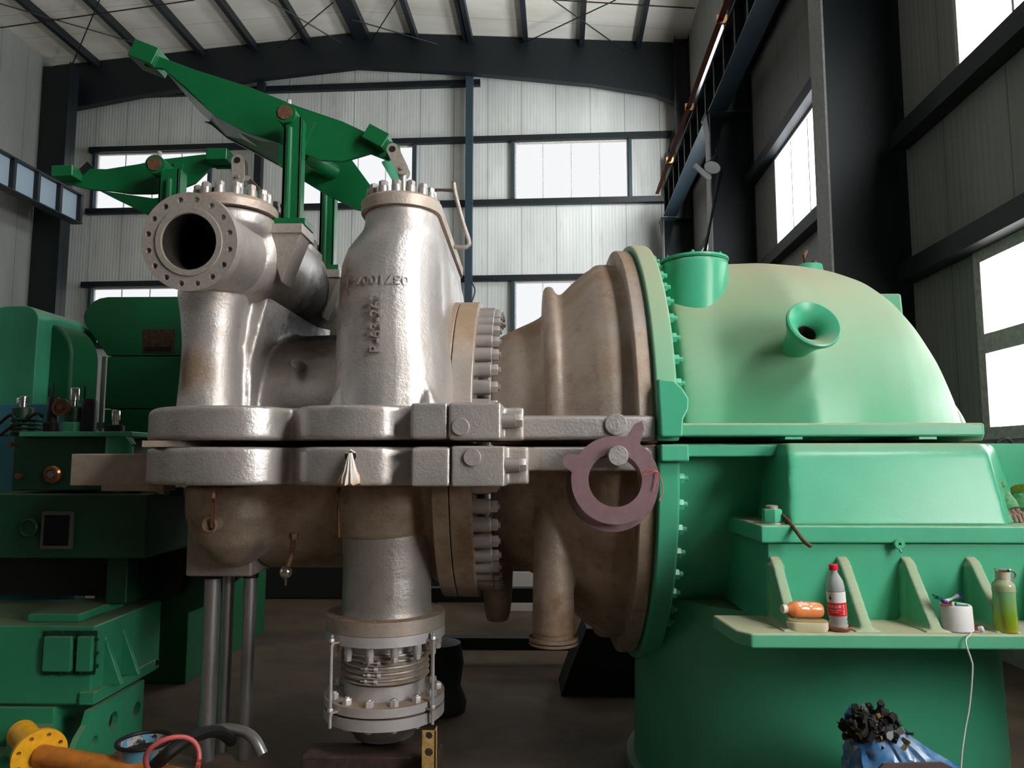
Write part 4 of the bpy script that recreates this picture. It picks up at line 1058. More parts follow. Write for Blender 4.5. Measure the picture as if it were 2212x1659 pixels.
# ---- blue box glimpsed behind the relays
top(MB().box(tuple(W(-10, 940, 4.75)), tuple(Vector((W(178, 940, 4.75).x, 4.88, W(90, 872, 4.75).z)))).box((W(-10,940,4.75).x, 4.76, 0), (W(178,940,4.75).x, 4.87, W(0,940,4.75).z)), 'control_cabinet', plain('teal_blue_enamel', (.05,.26,.36), .5), 'teal blue cabinet behind the relay cylinders at the left edge', 'cabinet', bevel=.01)
# ---- governor block
gv = thing('governor_block', 'dark green valve block with chrome and dark cylinders on its top plate', 'governor', (W(130,1060,4.2).x, 4.3, W(130,1062,4.1).z))
B = lambda p0, p1, y, d: MB().box(tuple(W(*p0, y)), (W(*p1, y).x, y+d, W(*p1, y).z))
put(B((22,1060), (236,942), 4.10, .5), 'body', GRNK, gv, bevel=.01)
put(B((40,943), (284,932), 4.06, .6), 'top_plate', GRN, gv, bevel=.005)
x0, x1 = W(232,1000,4.1).x, W(276,1000,4.1).x
put(MB().cyl(((x0+x1)/2-.03, 4.16, W(0,1042,4.1).z), ((x0+x1)/2-.03, 4.16, W(0,943,4.1).z), .075, n=28), 'side_cylinder', GRN, gv)
put(MB().tube(smoothpath([W(262,940,4.1), W(275,943,4.08), W(285,955,4.06), W(289,962,4.05)]), .012, 8), 'hook', GRN, gv)
def stack(px, pys, rs, mats, y=4.2, nm='relay_cylinder'):
    p = W(px, 940, y)
    for i in range(len(rs)):
        za, zb2 = W(px, pys[i], y).z, W(px, pys[i+1], y).z
        put(MB().lathe((p.x, y, za), (0,0,1), [(0,rs[i]),((zb2-za)*.9,rs[i]),(zb2-za,rs[i]*.85)], 20), (nm, 'acorn_cap')[mats[i] is CHROME], mats[i], gv)
stack(47, (942,905,880,868,856), (.062,.058,.02,.022), (GRNK,GRNK,CHROME,CHROME)); 
put(MB().hexa(W(47,870,4.2)+Vector((0,0,-.003)), (0,0,1), .03, .026), 'acorn_cap', CHROME, gv)
stack(112, (942,912,858), (.045,.030), (BLK,STEEL)); stack(190, (938,862), (.042,), (STEEL,))
stack(157, (938,912,878,865,838), (.058,.045,.018,.024), (GRN,GRNK,CHROME,CHROME))
stack(248, (934,918,908,886), (.05,.018,.024), (BLK,CHROME,CHROME))
for px, a, bq in ((106,858,838),(116,858,828),(183,862,835)): put(MB().cyl(W(px,a+2,4.2), W(px+1,bq,4.2), .006, n=8), 'thin_spindle', STEEL, gv)
for px, a, bq in ((25,908,922),(30,930,918),(78,905,900)): put(MB().tube(smoothpath([W(px-30,a+10,4.15), W(px,a-12,4.12), W(px+14,bq,4.15)]), .009, 6), 'oil_pipe', BLK, gv)
for k in range(4): put(MB().lathe(W(57,905+k*9,4.19), (0,0,-1), [(0,.075),(.006,.078),(.01,.075)], 20), 'cooling_fin', GRNK, gv)
p = W(135, 880, 4.12); put(MB().lathe(p, (0,-1,0), [(0,.05),(.02,.05),(.02,.038),(.012,.036),(.012,.02),(.03,.018),(.032,.008)], 24), 'round_dial', RUST, gv)
p = W(117, 1025, 4.1); cn = put(MB().lathe(p, (0,-1,0), [(0,.052),(.02,.05),(.03,.04),(.03,.028),(.022,.024)], 20), 'copper_nut', BRASS, gv, label='bright copper ring nut')
put(MB().hexa(p+Vector((.01,-.02,0)), (0,-1,0), .03, .024), 'plug', CHROME, cn)
p = W(35, 960, 4.1); put(MB().cyl(p, p+Vector((0,-.06,0)), .012, n=10), 'small_spindle', BRASS, gv)
p = W(45, 1028, 4.1); put(MB().cyl(p, p+Vector((0,-.03,0)), .016, n=10), 'small_spindle', RUST, gv)
# ---- pedestal under the governor
pd = thing('bearing_pedestal', 'dark green bearing pedestal with a framed square gauge window', 'pedestal', (W(150,1330,4.1).x, 4.5, 0))
zpb = W(150,1320,4.1).z
put(MB().box((W(-80,1200,4.1).x, 4.08, W(0,1205,4.1).z), (W(322,1100,4.1).x, 4.7, W(130,1066,4.1).z)), 'body', GRNK, pd, bevel=.012)
put(MB().box((W(-80,1200,4.4).x, 4.55, zpb), (W(235,1200,4.4).x, 4.7, W(0,1205,4.1).z)), 'recess', BLK, pd)
put(MB().box((W(262,1200,4.45).x, 4.3, zpb+.0), (W(306,1200,4.45).x, 4.7, W(0,1205,4.1).z)), 'side_web', GRNK, pd, bevel=.01)
a, bq = W(90,1185,4.075), W(162,1105,4.075)
wf = put(MB().plate([(a.x,a.z),(bq.x,a.z),(bq.x,bq.z),(a.x,bq.z)], [], (0,4.06,0), (1,0,0), (0,0,1), (0,.018,0)), 'window_frame', plain('frame_grey', (.10,.10,.085), .5), pd)
put(MB().box((a.x+.018, 4.055, a.z+.018), (bq.x-.018, 4.062, bq.z-.018)), 'glass', plain('black_glass', (.005,.005,.008), .1), wf)
p = W(66, 1140, 4.078); put(MB().lathe(p, (0,-1,0), [(0,.05),(.02,.05),(.025,.045),(.01,.04)], 28), 'round_gauge', GRNK, pd)
put(B((205,1068), (395,1054), 4.2, .6), 'cap_rail', SILF, pd, bevel=.004)
for px in (285, 375): put(MB().hexa(W(px,1072,4.15), (0,0,1), .05, .05), 'cap_nut', BLK, pd)
# curved side arm going right under the turbine
put(MB().prism([W(306,1200,4.7), W(460,1235,4.7), W(512,1225,4.7), W(512,1250,4.7), W(430,1315,4.7), W(306,1360,4.7)], (0,.1,0)), 'curved_arm', GRNK, pd, bevel=.01)
put(MB().prism([W(325,1085,4.62), W(410,1095,4.62), W(408,1230,4.62), W(380,1290,4.62), W(310,1295,4.62)], (0,.2,0)), 'coupling_guard', BLK, pd, bevel=.02)
# ---- base box with bolted covers
xs = -2.29
bbx = thing('pedestal_base', 'green cast base box with two bolted cover plates and side ribs', 'machine base', (W(100,1480,4.0).x, 4.3, 0))
z0b, z1b = W(215,1502,3.97).z, W(215,1352,3.97).z
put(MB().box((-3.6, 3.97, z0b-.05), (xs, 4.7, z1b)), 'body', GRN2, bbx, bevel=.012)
put(MB().box((W(60,1320,4.05).x, 4.05, z1b-.001), (-2.42, 4.5, z1b+.045)), 'top_step', GRN2, bbx, bevel=.01)
for px0, px1 in ((98,164),(170,208)):
    c = MB().box(tuple(W(px0, 1448, 3.97)), (W(px1,1372,3.97).x, 3.935, W(px1,1372,3.97).z))
    put(c, 'cover_plate', GRN2, bbx, bevel=.008)
    fb_ = put(MB().box(tuple(W(px0-6, 1456, 3.972)), (W(px1+3,1362,3.97).x, 3.96, W(px1,1362,3.97).z)), 'cover_frame', GRNK, bbx)
    for py in (1368, 1454):
        for k in range(2 if px1 < 170 else 1): put(MB().hexa(W(px0+8+k*28, py, 3.96), (0,-1,0), .010, .012), 'cover_bolt', GRNK, bbx)
    for py in (1380,1410,1438): put(MB().hexa(W(px1+2, py, 3.96), (0,-1,0), .010, .012), 'cover_bolt', GRNK, bbx)
for y in (4.08, 4.26):
    put(MB().prism([(xs-.01, y, z1b-.06), (xs-.01, y, z0b+.02), (xs+.10, y, z0b+.02)], (0,.03,0)), 'side_rib', GRN2, bbx, bevel=.004)
put(MB().box((-3.6, 3.99, z0b-.06), (xs+.0, 4.7, z0b+.0)).box((xs-.05, 3.95, z0b-.045), (xs+.03, 4.6, z0b+.02)), 'foot', GRN2, bbx, bevel=.006)
# ---- bed plate on the floor with round holes
bed = thing('bed_plate', 'green bed plate on the floor with three round holes in its side', 'machine bed', (-2.8, 4.2, 0))
XS = -2.262
za = z0b-.064
def yz(px, py):    # point on the side face
    d = ray(px, py); t = (XS-0)/d.x; p = Vector((0,0,CZ))+d*t; return (p.y, p.z)
out = [yz(190,1641), yz(130,1650), yz(150,1600), yz(185,1570), yz(205,1545), yz(208,1512), yz(318,1466), yz(315,1580)]
out = [(yz(190,1641)[0], .0), (3.78, .0), (3.76, .10), (3.84, .20), (3.90, .24), (3.93, za), (4.47, za), (4.47, .0)]
hls = [(*yz(245,1556), .045), (*yz(296,1531), .040), (*yz(205,1601), .028)]
put(MB().plate(out, hls, (XS-.03, 0, 0), (0,1,0), (0,0,1), (.03,0,0)), 'side_plate', GRN2, bed, 30, bevel=0)
put(MB().box((-3.7, 3.98, 0), (XS-.22, 4.46, za)), 'bed_body', GRN2, bed, bevel=.012)
put(MB().box((-3.7, 3.86, .0), (XS-.05, 3.98, .11)), 'toe', GRN2, bed, bevel=.02)
put(MB().cyl((-2.55, 3.9, .11), (-2.55, 3.9, .22), .10, n=28), 'holding_boss', GRN2, bed)
# ---- vertical pipes
vp = thing('pipe_cluster', 'three vertical silver pipes rising from the floor to the grey housing', 'pipes', (W(480,1570,4.1).x, 4.1, 0))
for px, r, y in ((454, .043, 4.1), (488, .034, 4.22), (536, .034, 4.12)):
    p = W(px, 1400, y); put(MB().cyl((p.x, y, 0), (p.x, y, zh0-.004), r, n=24), 'pipe', PIPE, vp)
    put(MB().cyl((p.x, y, zh0-.03), (p.x, y, zh0-.003), r*1.25, n=24), 'pipe_collar', BLK, vp)
bpz = MB().tube(smoothpath([W(455,1578,3.9), W(490,1574,3.85), W(530,1582,3.8), W(552,1600,3.76), W(568,1630,3.74)]), .026, 16)
top(bpz, 'bent_pipe', PIPE, 'bent dull silver pipe end near the floor right of the bucket', 'pipe')
# ---- yellow flanged pipe
YF_ = plain('bright_yellow_paint', (.85,.42,.01), .45, 0, .1, 25, .15); OR_ = plain('orange_paint', (.50,.17,.02), .5, 0, .1, 20, .25)
yp = thing('flanged_pipe', 'yellow pipe flange with bolt holes on an orange pipe lying bottom left', 'pipe', W(88, 1700, 3.3))
c = W(86, 1632, 3.3); d = Vector((.72, -.66, -.06)).normalized(); u_, v_ = frame_of(d)
put(MB().plate([(.108*math.cos(2*PI*k/48), .108*math.sin(2*PI*k/48)) for k in range(48)], [(.085*math.cos(2*PI*k/8+.35), .085*math.sin(2*PI*k/8+.35), .009) for k in range(8)], c-d*.02, u_, v_, d*.02, 14), 'flange', YF_, yp, 35)
put(MB().cyl(c, c+Vector((.9,-.16,-.06)), .045, n=28), 'pipe', OR_, yp)
put(MB().cyl(c-d*.02, c-d*.3, .06, n=24), 'pipe_stub', YF_, yp)
# ---- paint bucket, hoses
p = W(312, 1600, 3.3); bkx = p.x
bk = thing('paint_bucket', 'dirty white and blue paint bucket with a black rim on the floor', 'bucket', (bkx, 3.3, 0))
bm_, nt, b = nodes('bucket_paint'); nn = noisetex(nt, 9, 3)
nt.links.new(mixc(nt, ramp(nt, nn, [(.5, 0.), (.53, 1.)]), mixc(nt, ramp(nt, noisetex(nt, 25), [(.55, 0.), (.6, 1.)]), (.40,.37,.36), (.02,.02,.02)), (.10,.30,.42)), b.inputs['Base Color'])
hb_ = p.z
put(MB().lathe((bkx, 3.3, 0), (0,0,1), [(0,.085),(hb_-.01,.105),(hb_,.11),(hb_,.103),(hb_-.04,.10),(.01,.08)], 32, True, True), 'bucket_wall', bm_, bk)
put(MB().tube([(bkx+.108*math.cos(2*PI*k/32), 3.3+.108*math.sin(2*PI*k/32), hb_) for k in range(32)], .009, 8, closed=True), 'rim', BLK, bk)
put(MB().cyl((bkx, 3.3, hb_-.05), (bkx, 3.3, hb_-.042), .098, n=28), 'black_contents', BLK, bk)
rc = W(372, 1652, 3.1); rr_ = 55*3.1/F
top(MB().tube([(rc.x+rr_*math.cos(2*PI*k/40), 3.1+.03*math.sin(4*PI*k/40), rc.z+rr_*math.sin(2*PI*k/40)) for k in range(40)], .010, 10, closed=True).box((rc.x-.02, 3.09, 0), (rc.x+.0, 3.11, rc.z-rr_)), 'rubber_hose', plain('pink_red_rubber', (.55,.10,.09), .5), 'loop of pink-red rubber hose beside the paint bucket', 'hose')
top(MB().tube(smoothpath([W(330,1659,3.2), W(370,1622,3.2), W(420,1590,3.35), W(470,1580,3.6), W(500,1600,3.8)]), .028, 10), 'black_hose', BLK, 'thick black hose curving behind the pink hose loop', 'hose')

# ================================================================ BEHIND AND BELOW THE TURBINE
def flo(px, py):  # point on the floor
    d = ray(px, py); return Vector((0,0,CZ))+d*(-CZ/d.z)
dk = thing('stored_machine', 'long dark machine standing on the floor behind the turbine', 'machine', (-.6, 8.8, 0))
put(MB().box((-4.2, 8.6, 0), (3.0, 9.2, .55)), 'base', BLK, dk, bevel=.02)
put(MB().box((-4.0, 8.7, .55), (-.9, 9.2, 1.35)).prism([(-.6,8.7,.55),(2.9,8.7,.55),(2.7,8.7,1.25),(2.0,8.7,1.5),(.2,8.7,1.5),(-.4,8.7,1.1)], (0,.5,0)), 'housing', STEEL, dk, bevel=.02)
top(MB().beam((-.9, 6.6, .42), (2.2, 6.6, .42), .10, .12).box((-.9,6.55,0), (-.8,6.65,.36)).box((2.1,6.55,0), (2.2,6.65,.36)), 'steel_trestle', BLK, 'low black steel trestle on the floor behind the turbine', 'trestle')
top(MB().beam((-.9, 5.9, .18), (2.0, 5.9, .18), .10, .09).box((-.9,5.85,0), (-.8,5.95,.14)).box((1.9,5.85,0), (2.0,5.95,.14)), 'floor_rail', BLK, 'long black rail lying on the floor behind the turbine', 'rail')
top(MB().loft([[Vector((x, y, 0)) for x, y in ((.22,5.2),(.98,5.2),(.98,5.6),(.22,5.6))], [Vector((x, y, .16)) for x, y in ((.28,5.2),(.9,5.2),(.9,5.6),(.28,5.6))], [Vector((x, y, .44)) for x, y in ((.40,5.22),(.72,5.22),(.72,5.6),(.40,5.6))]]), 'cast_support', BLK, 'black cast support standing on the floor behind the small drain nozzle', 'support')
top(MB().lathe((W(965,1420,4.8).x-.05, 4.9, 0), (0,0,1), [(0,.16),(.06,.17),(.16,.13),(.3,.15),(.42,.13),(.44,.05)], 20), 'pump_body', BLK, 'black rounded pump standing behind the flanged pipe joint', 'pump')
top(MB().box((W(1085,1240,8).x, 8, .0), (W(1160,1300,8).x+.05, 8.05, W(1100,1236,8).z)), 'pale_sheet', plain('pale_sheet_metal', (.62,.58,.55), .5), 'pale metal sheet leaning far behind below the turbine', 'sheet')
# turbine pedestal hidden in the shade

# ================================================================ RIGHT SIDE MACHINE AND GLOVES
rm = thing('switch_machine', 'green control box with black switches at the right edge behind the exhaust box', 'machine', (W(2200,1100,3.3).x, 3.4, ledge1))
put(MB().box((X(2150,3.3), 3.35, ledge1), (3.1, 3.69, W(2180,975,3.3).z)), 'case', GRNB, rm, bevel=.01)
put(MB().box((X(2142,3.3), 3.33, W(2180,975,3.3).z), (3.1, 3.69, W(2180,962,3.3).z)), 'lid', BLK, rm, bevel=.004)
for px in (2168, 2180): put(B((px,1006), (px+8,998), 3.335, .02), 'switch', BLK, rm)
put(B((2152,1030), (2158,998), 3.335, .02), 'switch', BLK, rm)
put(MB().tube(smoothpath([W(2150,958,3.38), W(2170,948,3.38), W(2182,952,3.38), W(2190,960,3.38), W(2205,955,3.38)]), .008, 8), 'wire', BLK, rm)
# gloves
GLG = plain('green_glove_rubber', (.08,.30,.12), .6, 0, .2, 60, .4); GLP = plain('dirty_glove_cloth', (.30,.19,.15), .85, 0, .4, 60, .35)
def glove(p, q, label, curl, s=1.):
    r = thing('work_glove', label, 'glove', (q[0], q[1], ledge1), 'work gloves on the green ledge')
    p, q = Vector(p), Vector(q); ax = (q-p).normalized(); sd = ax.cross(Vector((0,-1,0))).normalized()
    L = (q-p).length
    m = MB().tube([p, p+ax*L*.25, p+ax*L*.5, p+ax*L*.68], [.030*s,.034*s,.040*s,.038*s], 14)
    put(m, 'palm', GLG, r, 60)
    base = p+ax*L*.64
    for k in range(4):
        o = base+sd*(k-1.5)*.019*s
        tip = o+ax*L*(.34, .38, .35, .28)[k]+Vector((0,-.008-.004*k,0))
        put(MB().tube([o, o.lerp(tip,.5)+Vector((0,-curl,0)), tip], [.012*s,.0105*s,.008*s], 10), 'finger', GLP, r, 60)
    o = p+ax*L*.38+sd*.035*s
    put(MB().tube([o, o+ax*.03+sd*.02, o+ax*.07+sd*.028], [.013*s,.012*s,.009*s], 10), 'thumb', GLP, r, 60)
    put(MB().tube([p-ax*.004, p+ax*.012], .033*s, 14), 'yellow_cuff', YF_, r)
glove(W(2150,1050,3.12), W(2196,1128,3.05), 'green and brown work glove drooping over the ledge beside the box edge', .012)
glove(W(2206,1058,3.2), W(2214,1132,3.12), 'second work glove hanging behind the drooping one at the right edge', .01, 1.15)

# ================================================================ THINGS ON THE SHELF
SZ = zs+.0005
def base(px, y): return Vector((X(px, y, 1350), y, SZ))
CLEAR = plain('clear_pet', (.86,.90,.90), .08, 0, **{'Transmission Weight': .6, 'IOR': 1.15})
def label_patch(r, z0_, z1_, a0, a1, n=24):
    """curved label strip around the origin axis, angles from the -Y side"""
    m = MB(); vo = []
    for i in range(n+1):
        a = math.radians(-90+a0+(a1-a0)*i/n)
        for rr2 in (r, r+.0006): vo += [Vector((rr2*math.cos(a), rr2*math.sin(a), z0_)), Vector((rr2*math.cos(a), rr2*math.sin(a), z1_))]
    fs = []
    for i in range(n):
        o = i*4
        fs += [(o+2, o+6, o+7, o+3), (o+1, o+5, o+4, o), (o, o+4, o+6, o+2), (o+3, o+7, o+5, o+1)]
    fs += [(0, 2, 3, 1), (n*4+1, n*4+3, n*4+2, n*4)]
    return m.add(vo, fs)
def wrap_text(s, size, r, zc_, ac, mat, name, par, rot=0, ext=.0002):
    cu = bpy.data.curves.new(name, 'FONT'); cu.body = s; cu.size = size; cu.extrude = 0; cu.align_x = 'CENTER'; cu.align_y = 'CENTER'
    t = bpy.data.objects.new('t', cu); me = bpy.data.meshes.new_from_object(t); bpy.data.objects.remove(t)
    ca, sa = math.cos(rot), math.sin(rot)
    for v in me.vertices:
        x, y = v.co.x*ca-v.co.y*sa, v.co.x*sa+v.co.y*ca
        a = math.radians(-90+ac)+x/r; v.co = ((r+.0008)*math.cos(a), (r+.0008)*math.sin(a), zc_+y)
    me.materials.clear(); me.materials.append(mat)
    so = bpy.data.objects.new(name, me); C.objects.link(so); so.parent = par
    return so
# tray under the bottle
bp_ = base(1812, 2.745)
top(MB().lathe(bp_, (0,0,1), [(0,.032),(.006,.040),(.014,.044),(.018,.043),(.016,.040),(.008,.036)], 32), 'bottle_tray', plain('red_brown_plastic', (.28,.09,.04), .35), 'small red-brown round dish under the clear water bottle', 'dish')
wb = thing('water_bottle', 'clear water bottle with red cap and red and white label', 'bottle', bp_+Vector((0,0,.0085)))
wb.rotation_euler = (0, math.radians(-3), 0)
S = .94
pf = [(0,.026),(.003,.031),(.012,.032),(.018,.029),(.024,.032),(.034,.029),(.040,.032),(.05,.031),(.145,.0315),(.155,.031),(.175,.028),(.19,.021),(.203,.014),(.208,.0125),(.218,.0125)]
put(MB().lathe((0,0,0), (0,0,1), [(a*S*1.0, b2) for a, b2 in pf], 40), 'bottle_body', CLEAR, wb, 60, local=True)
RED = plain('label_red', (.70,.01,.02), .35); WHT = plain('label_white', (.78,.78,.78), .4)
rlb = put(label_patch(.0316, .046, .092, -110, 110), 'red_label', RED, wb, local=True)
wlb = put(label_patch(.0316, .0922, .130, -110, 110), 'white_label', WHT, wb, local=True)
put(label_patch(.0318, .130, .1315, -178, 178), 'label_edge', BLK, wb, local=True)
wrap_text('农夫山泉', .0125, .0318, .079, -38, WHT, 'label_text', rlb)
wrap_text('NONGFU SPRING', .0052, .0318, .067, -34, WHT, 'label_text', rlb)
wrap_text('饮用天然水', .005, .0318, .060, -34, WHT, 'label_text', rlb)
wrap_text('农夫山泉', .009, .0318, .068, 22, WHT, 'label_text', rlb, rot=PI/2)
m = MB().prism([(-.0235,-.0,.0),(-.0235+.0,0,0),(-.02,0,0)], (0,.001,0)) if False else MB()
tri = [(-.006,.104),(.006,.104),(.003,.110),(.0035,.110),(.0,.122),(-.0035,.110),(-.003,.110)]
def curved(poly, r, ac):
    v = []
    for x, z in poly:
        a = math.radians(-90+ac)+x/r; v.append(Vector(((r+.0009)*math.cos(a), (r+.0009)*math.sin(a), z)))
    return MB().add(v, [tuple(range(len(v)))])
put(curved(tri, .0318, -58), 'mountain_mark', BLK, wlb, local=True); put(curved([(-.001,.098),(.001,.098),(.001,.104),(-.001,.104)], .0318, -58), 'mountain_mark', BLK, wlb, local=True)
put(MB().lathe((0,0,.203), (0,0,1), [(0,.0155),(.018,.0155),(.020,.014)], 28), 'cap', plain('cap_red', (.75,.01,.04), .35), wb, local=True)
# soap box
sb = base(1743, 2.745)
SOAP = plain('cream_plastic', (.72,.66,.44), .4)
def rrect(hx, hy, r, z, c, ang=0, n=5):
    p = []
    for cx, cy, a0 in ((hx-r,hy-r,0),(-hx+r,hy-r,90),(-hx+r,-hy+r,180),(hx-r,-hy+r,270)):
        for i in range(n+1):
            a = math.radians(a0+90*i/n); x, y = cx+r*math.cos(a), cy+r*math.sin(a)
            p.append(Vector((c.x+x*math.cos(ang)-y*math.sin(ang), c.y+x*math.sin(ang)+y*math.cos(ang), c.z+z)))
    return p
sbx = thing('soap_box', 'cream oval plastic soap box under the orange bottle', 'soap box', sb)
put(MB().loft([rrect(.066,.035,.024,0,sb,-.12), rrect(.070,.040,.028,.01,sb,-.12), rrect(.070,.040,.028,.032,sb,-.12), rrect(.062,.033,.024,.034,sb,-.12)]), 'box_body', SOAP, sbx, 50)
put(MB().loft([rrect(.067,.037,.026,.0345,sb,-.12), rrect(.067,.037,.026,.037,sb,-.12)]), 'box_lid', plain('tan_lid', (.42,.34,.16), .5), sbx, 50)
# orange bottle lying
o0 = W(1689,1326,2.745); o1 = W(1772,1334,2.745)
o0.z = SZ+.074; oe = W(1775,1333,2.765); oe.z = SZ+.066
ob = thing('juice_bottle', 'orange drink bottle with a white cap lying on the soap box', 'bottle', o0)
dv2 = (oe-o0); dv2.normalize()
q = Vector((0,0,1)).rotation_difference(dv2); ob.rotation_mode = 'QUATERNION'; ob.rotation_quaternion = q
ORJ = plain('orange_juice', (.95,.30,.10), .15, 0, 0, 20, 0, **{'Coat Weight': .5})
put(MB().lathe((0,0,0), (0,0,1), [(.018,.012),(.026,.014),(.036,.024),(.048,.0285),(.075,.0285),(.080,.0275),(.098,.0275),(.104,.0285),(.112,.0275),(.118,.0285),(.126,.0275),(.136,.028),(.148,.024),(.150,.018)], 36), 'bottle_body', ORJ, ob, 50, local=True)
put(MB().lathe((0,0,0), (0,0,1), [(0,.013),(.002,.0155),(.016,.0155),(.018,.013)], 28), 'cap', plain('cap_white', (.75,.66,.60), .4), ob, local=True)
pk = put(label_patch(.0287, .052, .088, -150, -30).xf(Matrix.Identity(3)), 'pale_label', plain('label_peach', (.85,.55,.38), .4), ob, local=True)
for z_, s_ in ((.060,1), (.080,1)): put(label_patch(.0292, z_-.006, z_+.006, -105, -62), 'red_mark', plain('mark_red', (.75,.06,.07), .4), pk, local=True)
# spool (white tin) with tubes and brushes
tb = base(2066, 2.757)
WTM = plain('white_thread', (.74,.73,.72), .5, 0, .3, 200, .03)
top(MB().lathe(tb, (0,0,1), [(0,.050),(.004,.055),(.085,.052),(.090,.049),(.090,.025),(.07,.022)], 40), 'thread_spool', WTM, 'fat white thread spool on the shelf holding a small tube and brushes', 'spool')
p0 = W(2040,1300,2.74); p1 = W(2073,1286,2.75)
tp = thing('glue_tube', 'small white tube with blue ends lying across the white spool', 'tube', (p0.x, 2.78, tb.z+.095))
put(MB().tube([p0, p0.lerp(p1,.9)], [.010,.0085], 14), 'tube_body', WHT, tp); put(MB().tube([p0.lerp(p1,.88), p1], [.009,.011], 12), 'tube_crimp', plain('tube_blue', (.04,.03,.55), .4), tp); put(MB().tube([p0-(p1-p0)*.08, p0+(p1-p0)*.08], .0105, 12), 'blue_band', bpy.data.materials['tube_blue'], tp)
DKG = plain('dark_green_plastic', (.01,.10,.07), .3)
top(MB().beam(W(2022,1290,2.76), W(2052,1302,2.76), .022, .012).beam(W(2015,1285,2.76), W(2026,1290,2.76), .008, .006), 'small_brush', DKG, 'dark green small brush sticking out left from the spool top', 'brush')
top(MB().tube([W(2034,1306,2.73), W(2056,1307,2.73)], .005, 8), 'red_pen', plain('pen_red', (.6,.03,.03), .4), 'red pen stub on the front rim of the white spool', 'pen')
top(MB().tube([W(2064,1305,2.73), W(2090,1310,2.73)], .007, 8), 'green_lighter', plain('teal_plastic', (.02,.38,.28), .25), 'teal green lighter on the right of the spool top', 'lighter')
cp_ = base(2114, 2.72)
top(MB().lathe(cp_+Vector((0,0,.011)), (.75,-.6,.3), [(0,.010),(.004,.0105),(.012,.0105),(.016,.007)], 20), 'plastic_stopper', WHT, 'little white plastic stopper lying on the shelf right of the spool', 'stopper')
top(MB().box((cp_.x+.004, 2.75, SZ), (cp_.x+.03, 2.77, SZ+.012)), 'red_scrap', plain('dark_red', (.2,.01,.02), .5), 'tiny dark red scrap behind the little white cap', 'scrap')
# yellow-green glass bottle
gb_ = base(2173, 2.738)
tea = thing('tea_bottle', 'clear bottle of yellow-green drink with a grey loop cap', 'bottle', gb_)
TG = bpy.data.materials.new('green_tea'); TG.use_nodes = True; nt = TG.node_tree; b = nt.nodes['Principled BSDF']
g = N(nt, 'ShaderNodeTexCoord'); sx = N(nt, 'ShaderNodeSeparateXYZ'); nt.links.new(g.outputs['Object'], sx.inputs[0])
mr = N(nt, 'ShaderNodeMapRange'); mr.inputs[1].default_value = 0; mr.inputs[2].default_value = .15; nt.links.new(sx.outputs[2], mr.inputs[0])
nt.links.new(ramp(nt, mr.outputs[0], [(0., (.60,.62,.01)), (.35, (.40,.62,.03)), (.85, (.30,.62,.30)), (1., (.40,.55,.30))]), b.inputs['Base Color'])
b.inputs['Roughness'].default_value = .08; b.inputs['Transmission Weight'].default_value = .35; b.inputs['Coat Weight'].default_value = .6
put(MB().lathe((0,0,0), (0,0,1), [(0,.034),(.004,.038),(.13,.036),(.14,.037)], 40), 'drink', TG, tea, 60, local=True)
put(MB().lathe((0,0,.14), (0,0,1), [(0.0005,.0372),(.002,.038),(.006,.0365),(.010,.038),(.014,.0365),(.018,.0375),(.028,.034),(.036,.026),(.042,.024)], 36), 'bottle_shoulder', plain('frosted_bottle', (.62,.66,.42), .15, 0, **{'Transmission Weight': .4}), tea, 60, local=True)
put(MB().lathe((0,0,.182), (0,0,1), [(.0003,.0235),(.028,.0235)], 32), 'cap', plain('cap_beige', (.55,.52,.38), .35), tea, local=True)
put(MB().lathe((0,0,.2105), (0,0,1), [(0,.026),(.006,.027),(.009,.024)], 32), 'cap_top', CHROME, tea, local=True)
put(MB().tube([Vector((.022+.024*math.sin(t), 0, .196+.018*math.cos(t))) for t in [PI*i/12 for i in range(13)]], .004, 8), 'carry_loop', plain('grey_rubber', (.22,.17,.16), .5), tea, local=True)
# string from the spool to the floor
top(MB().tube(smoothpath([(tb.x+.005, 2.70, SZ+.004), (tb.x+.010, 2.688, SZ+.003), W(2086,1385,2.675), W(2098,1425,2.67), W(2101,1445,2.67), W(2095,1520,2.67), W(2083,1590,2.66), W(2076,1659,2.65), W(2074,1800,2.64), (X(2072,2.63), 2.63, .003)]), .0028, 6), 'white_string', WTM, 'long white string hanging from the shelf edge down to the floor', 'string')

# ================================================================ BAG, CARDBOARD
bagm, nt, b = nodes('blue_polythene'); f = noisetex(nt, 9, 4)
nt.links.new(mixc(nt, ramp(nt, f, [(.4, 0.), (.65, 1.)]), (.05,.22,.50), (.34,.52,.74)), b.inputs['Base Color'])
b.inputs['Roughness'].default_value = .22; b.inputs['Transmission Weight'].default_value = .15
bgx = X(1940, 2.85); BY = 2.85
bag = thing('plastic_bag', 'crumpled blue plastic bag of rubbish standing below the shelf', 'bag', (bgx, BY, 0))
rings = []; nr, ns = 34, 72
ztop = W(1890, 1535, BY).z
for i in range(nr+1):
    u = i/nr; z = ztop*u
    cx = W(1888,1560,BY).x + min(.13, .11*(1-u)/.3)
    r = min(.235, .085+.14*max(0, (1-u)/.3)**.7)
    ring = []
    for k in range(ns):
        a = 2*PI*k/ns
        n_ = noise.noise(Vector((math.cos(a)*2.2, math.sin(a)*2.2, z*6)))
        n2 = abs(noise.noise(Vector((math.cos(a)*6, math.sin(a)*6, z*14+5))))
        rr3 = r*(1+.22*n_-.22*n2)
        skew = .10*(1-u)*max(0, math.cos(a))
        ring.append(Vector((cx+(rr3+skew)*math.cos(a), BY+rr3*.75*math.sin(a), z*(1-.12*max(0, math.cos(a))*u) + .02*n_*u)))
    rings.append(ring)
put(MB().loft(rings, True, True), 'bag_skin', bagm, bag, 40)
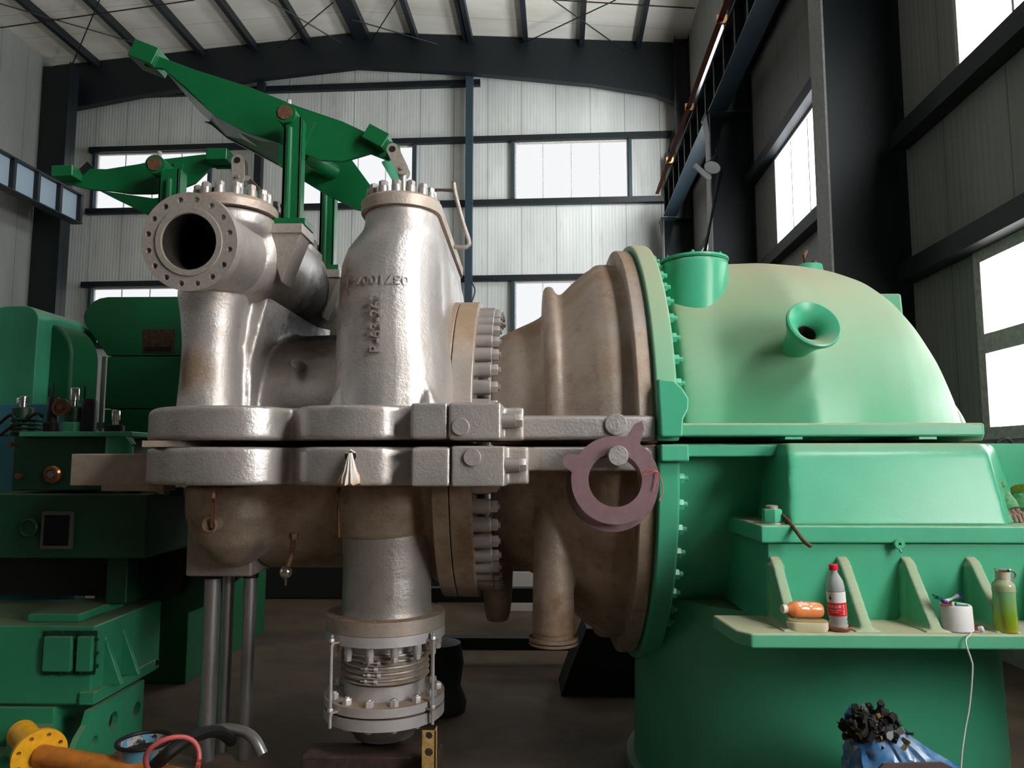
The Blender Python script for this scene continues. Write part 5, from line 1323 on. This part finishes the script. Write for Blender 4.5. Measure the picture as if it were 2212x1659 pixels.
DEB = [plain('debris_black', (.012,.012,.010), .7), plain('debris_ochre', (.30,.20,.06), .7), plain('debris_grey', (.25,.27,.27), .5)]
dbt = thing('rubbish_heap', 'dark tangled rubbish spilling out of the top of the blue bag', 'rubbish', W(1885,1560,BY))
random.seed(3)
cen = W(1886, 1562, BY-.05)
ms = [MB(), MB(), MB()]
for k in range(170):
    i = random.choice((0,0,0,0,1,2))
    p = cen+Vector((random.gauss(0,.04)+.0, random.uniform(-.05,.06), random.gauss(-.02,.032)))
    d_ = Vector((random.uniform(-1,1), random.uniform(-1,1), random.uniform(-1,1))).normalized()*random.uniform(.008,.028)
    ms[i].tube([p-d_, p+Vector((random.uniform(-.012,.012),)*3), p+d_], random.uniform(.006,.016), 6)
ms[0].sphere(cen+Vector((-.01,.02,-.03)), .075, 14, (1.0,.8,1.))
for m, mt, nm in zip(ms, DEB, ('black_scraps', 'ochre_scraps', 'grey_scraps')): put(m, nm, mt, dbt, 50, kind='stuff')
cb = W(1958, 1648, 2.55)
top(MB().prism([(X(1872,2.6), 2.66, W(1872,1659,2.66).z-.01), (X(1890,2.6), 2.66, W(1890,1648,2.66).z), (X(2015,2.6), 2.66, W(2015,1645,2.66).z), (X(2060,2.6), 2.66, W(2050,1668,2.66).z), (X(2060,2.6), 2.66, 0), (X(1872,2.6), 2.66, 0)], (0,-.012,0)), 'cardboard_sheet', plain('brown_cardboard', (.12,.075,.065), .8, 0, .1, 20, .1), 'brown cardboard sheet standing in front of the blue bag', 'cardboard')

# ================================================================ CAMERA, LIGHT, VIEW
cam = bpy.data.cameras.new('camera'); cam.sensor_width = 36; cam.lens = F/2212*36; cam.clip_start = .05; cam.clip_end = 200
co = bpy.data.objects.new('camera', cam); C.objects.link(co); co.location = (0,0,CZ)
co.rotation_euler = (PI/2+PITCH, 0, YAW); bpy.context.scene.camera = co
w = bpy.data.worlds.new('world'); bpy.context.scene.world = w; w.use_nodes = True
w.node_tree.nodes['Background'].inputs[0].default_value = (.75,.85,1,1); w.node_tree.nodes['Background'].inputs[1].default_value = 1.0
vs = bpy.context.scene.view_settings
vs.view_transform = 'Standard'; vs.look = 'None'; vs.gamma = 1; vs.use_curve_mapping = False; vs.exposure = 0.0
bpy.context.scene.cycles.use_denoising = True
bpy.context.scene.cycles.max_bounces = 6
bpy.context.scene.cycles.sample_clamp_indirect = 4
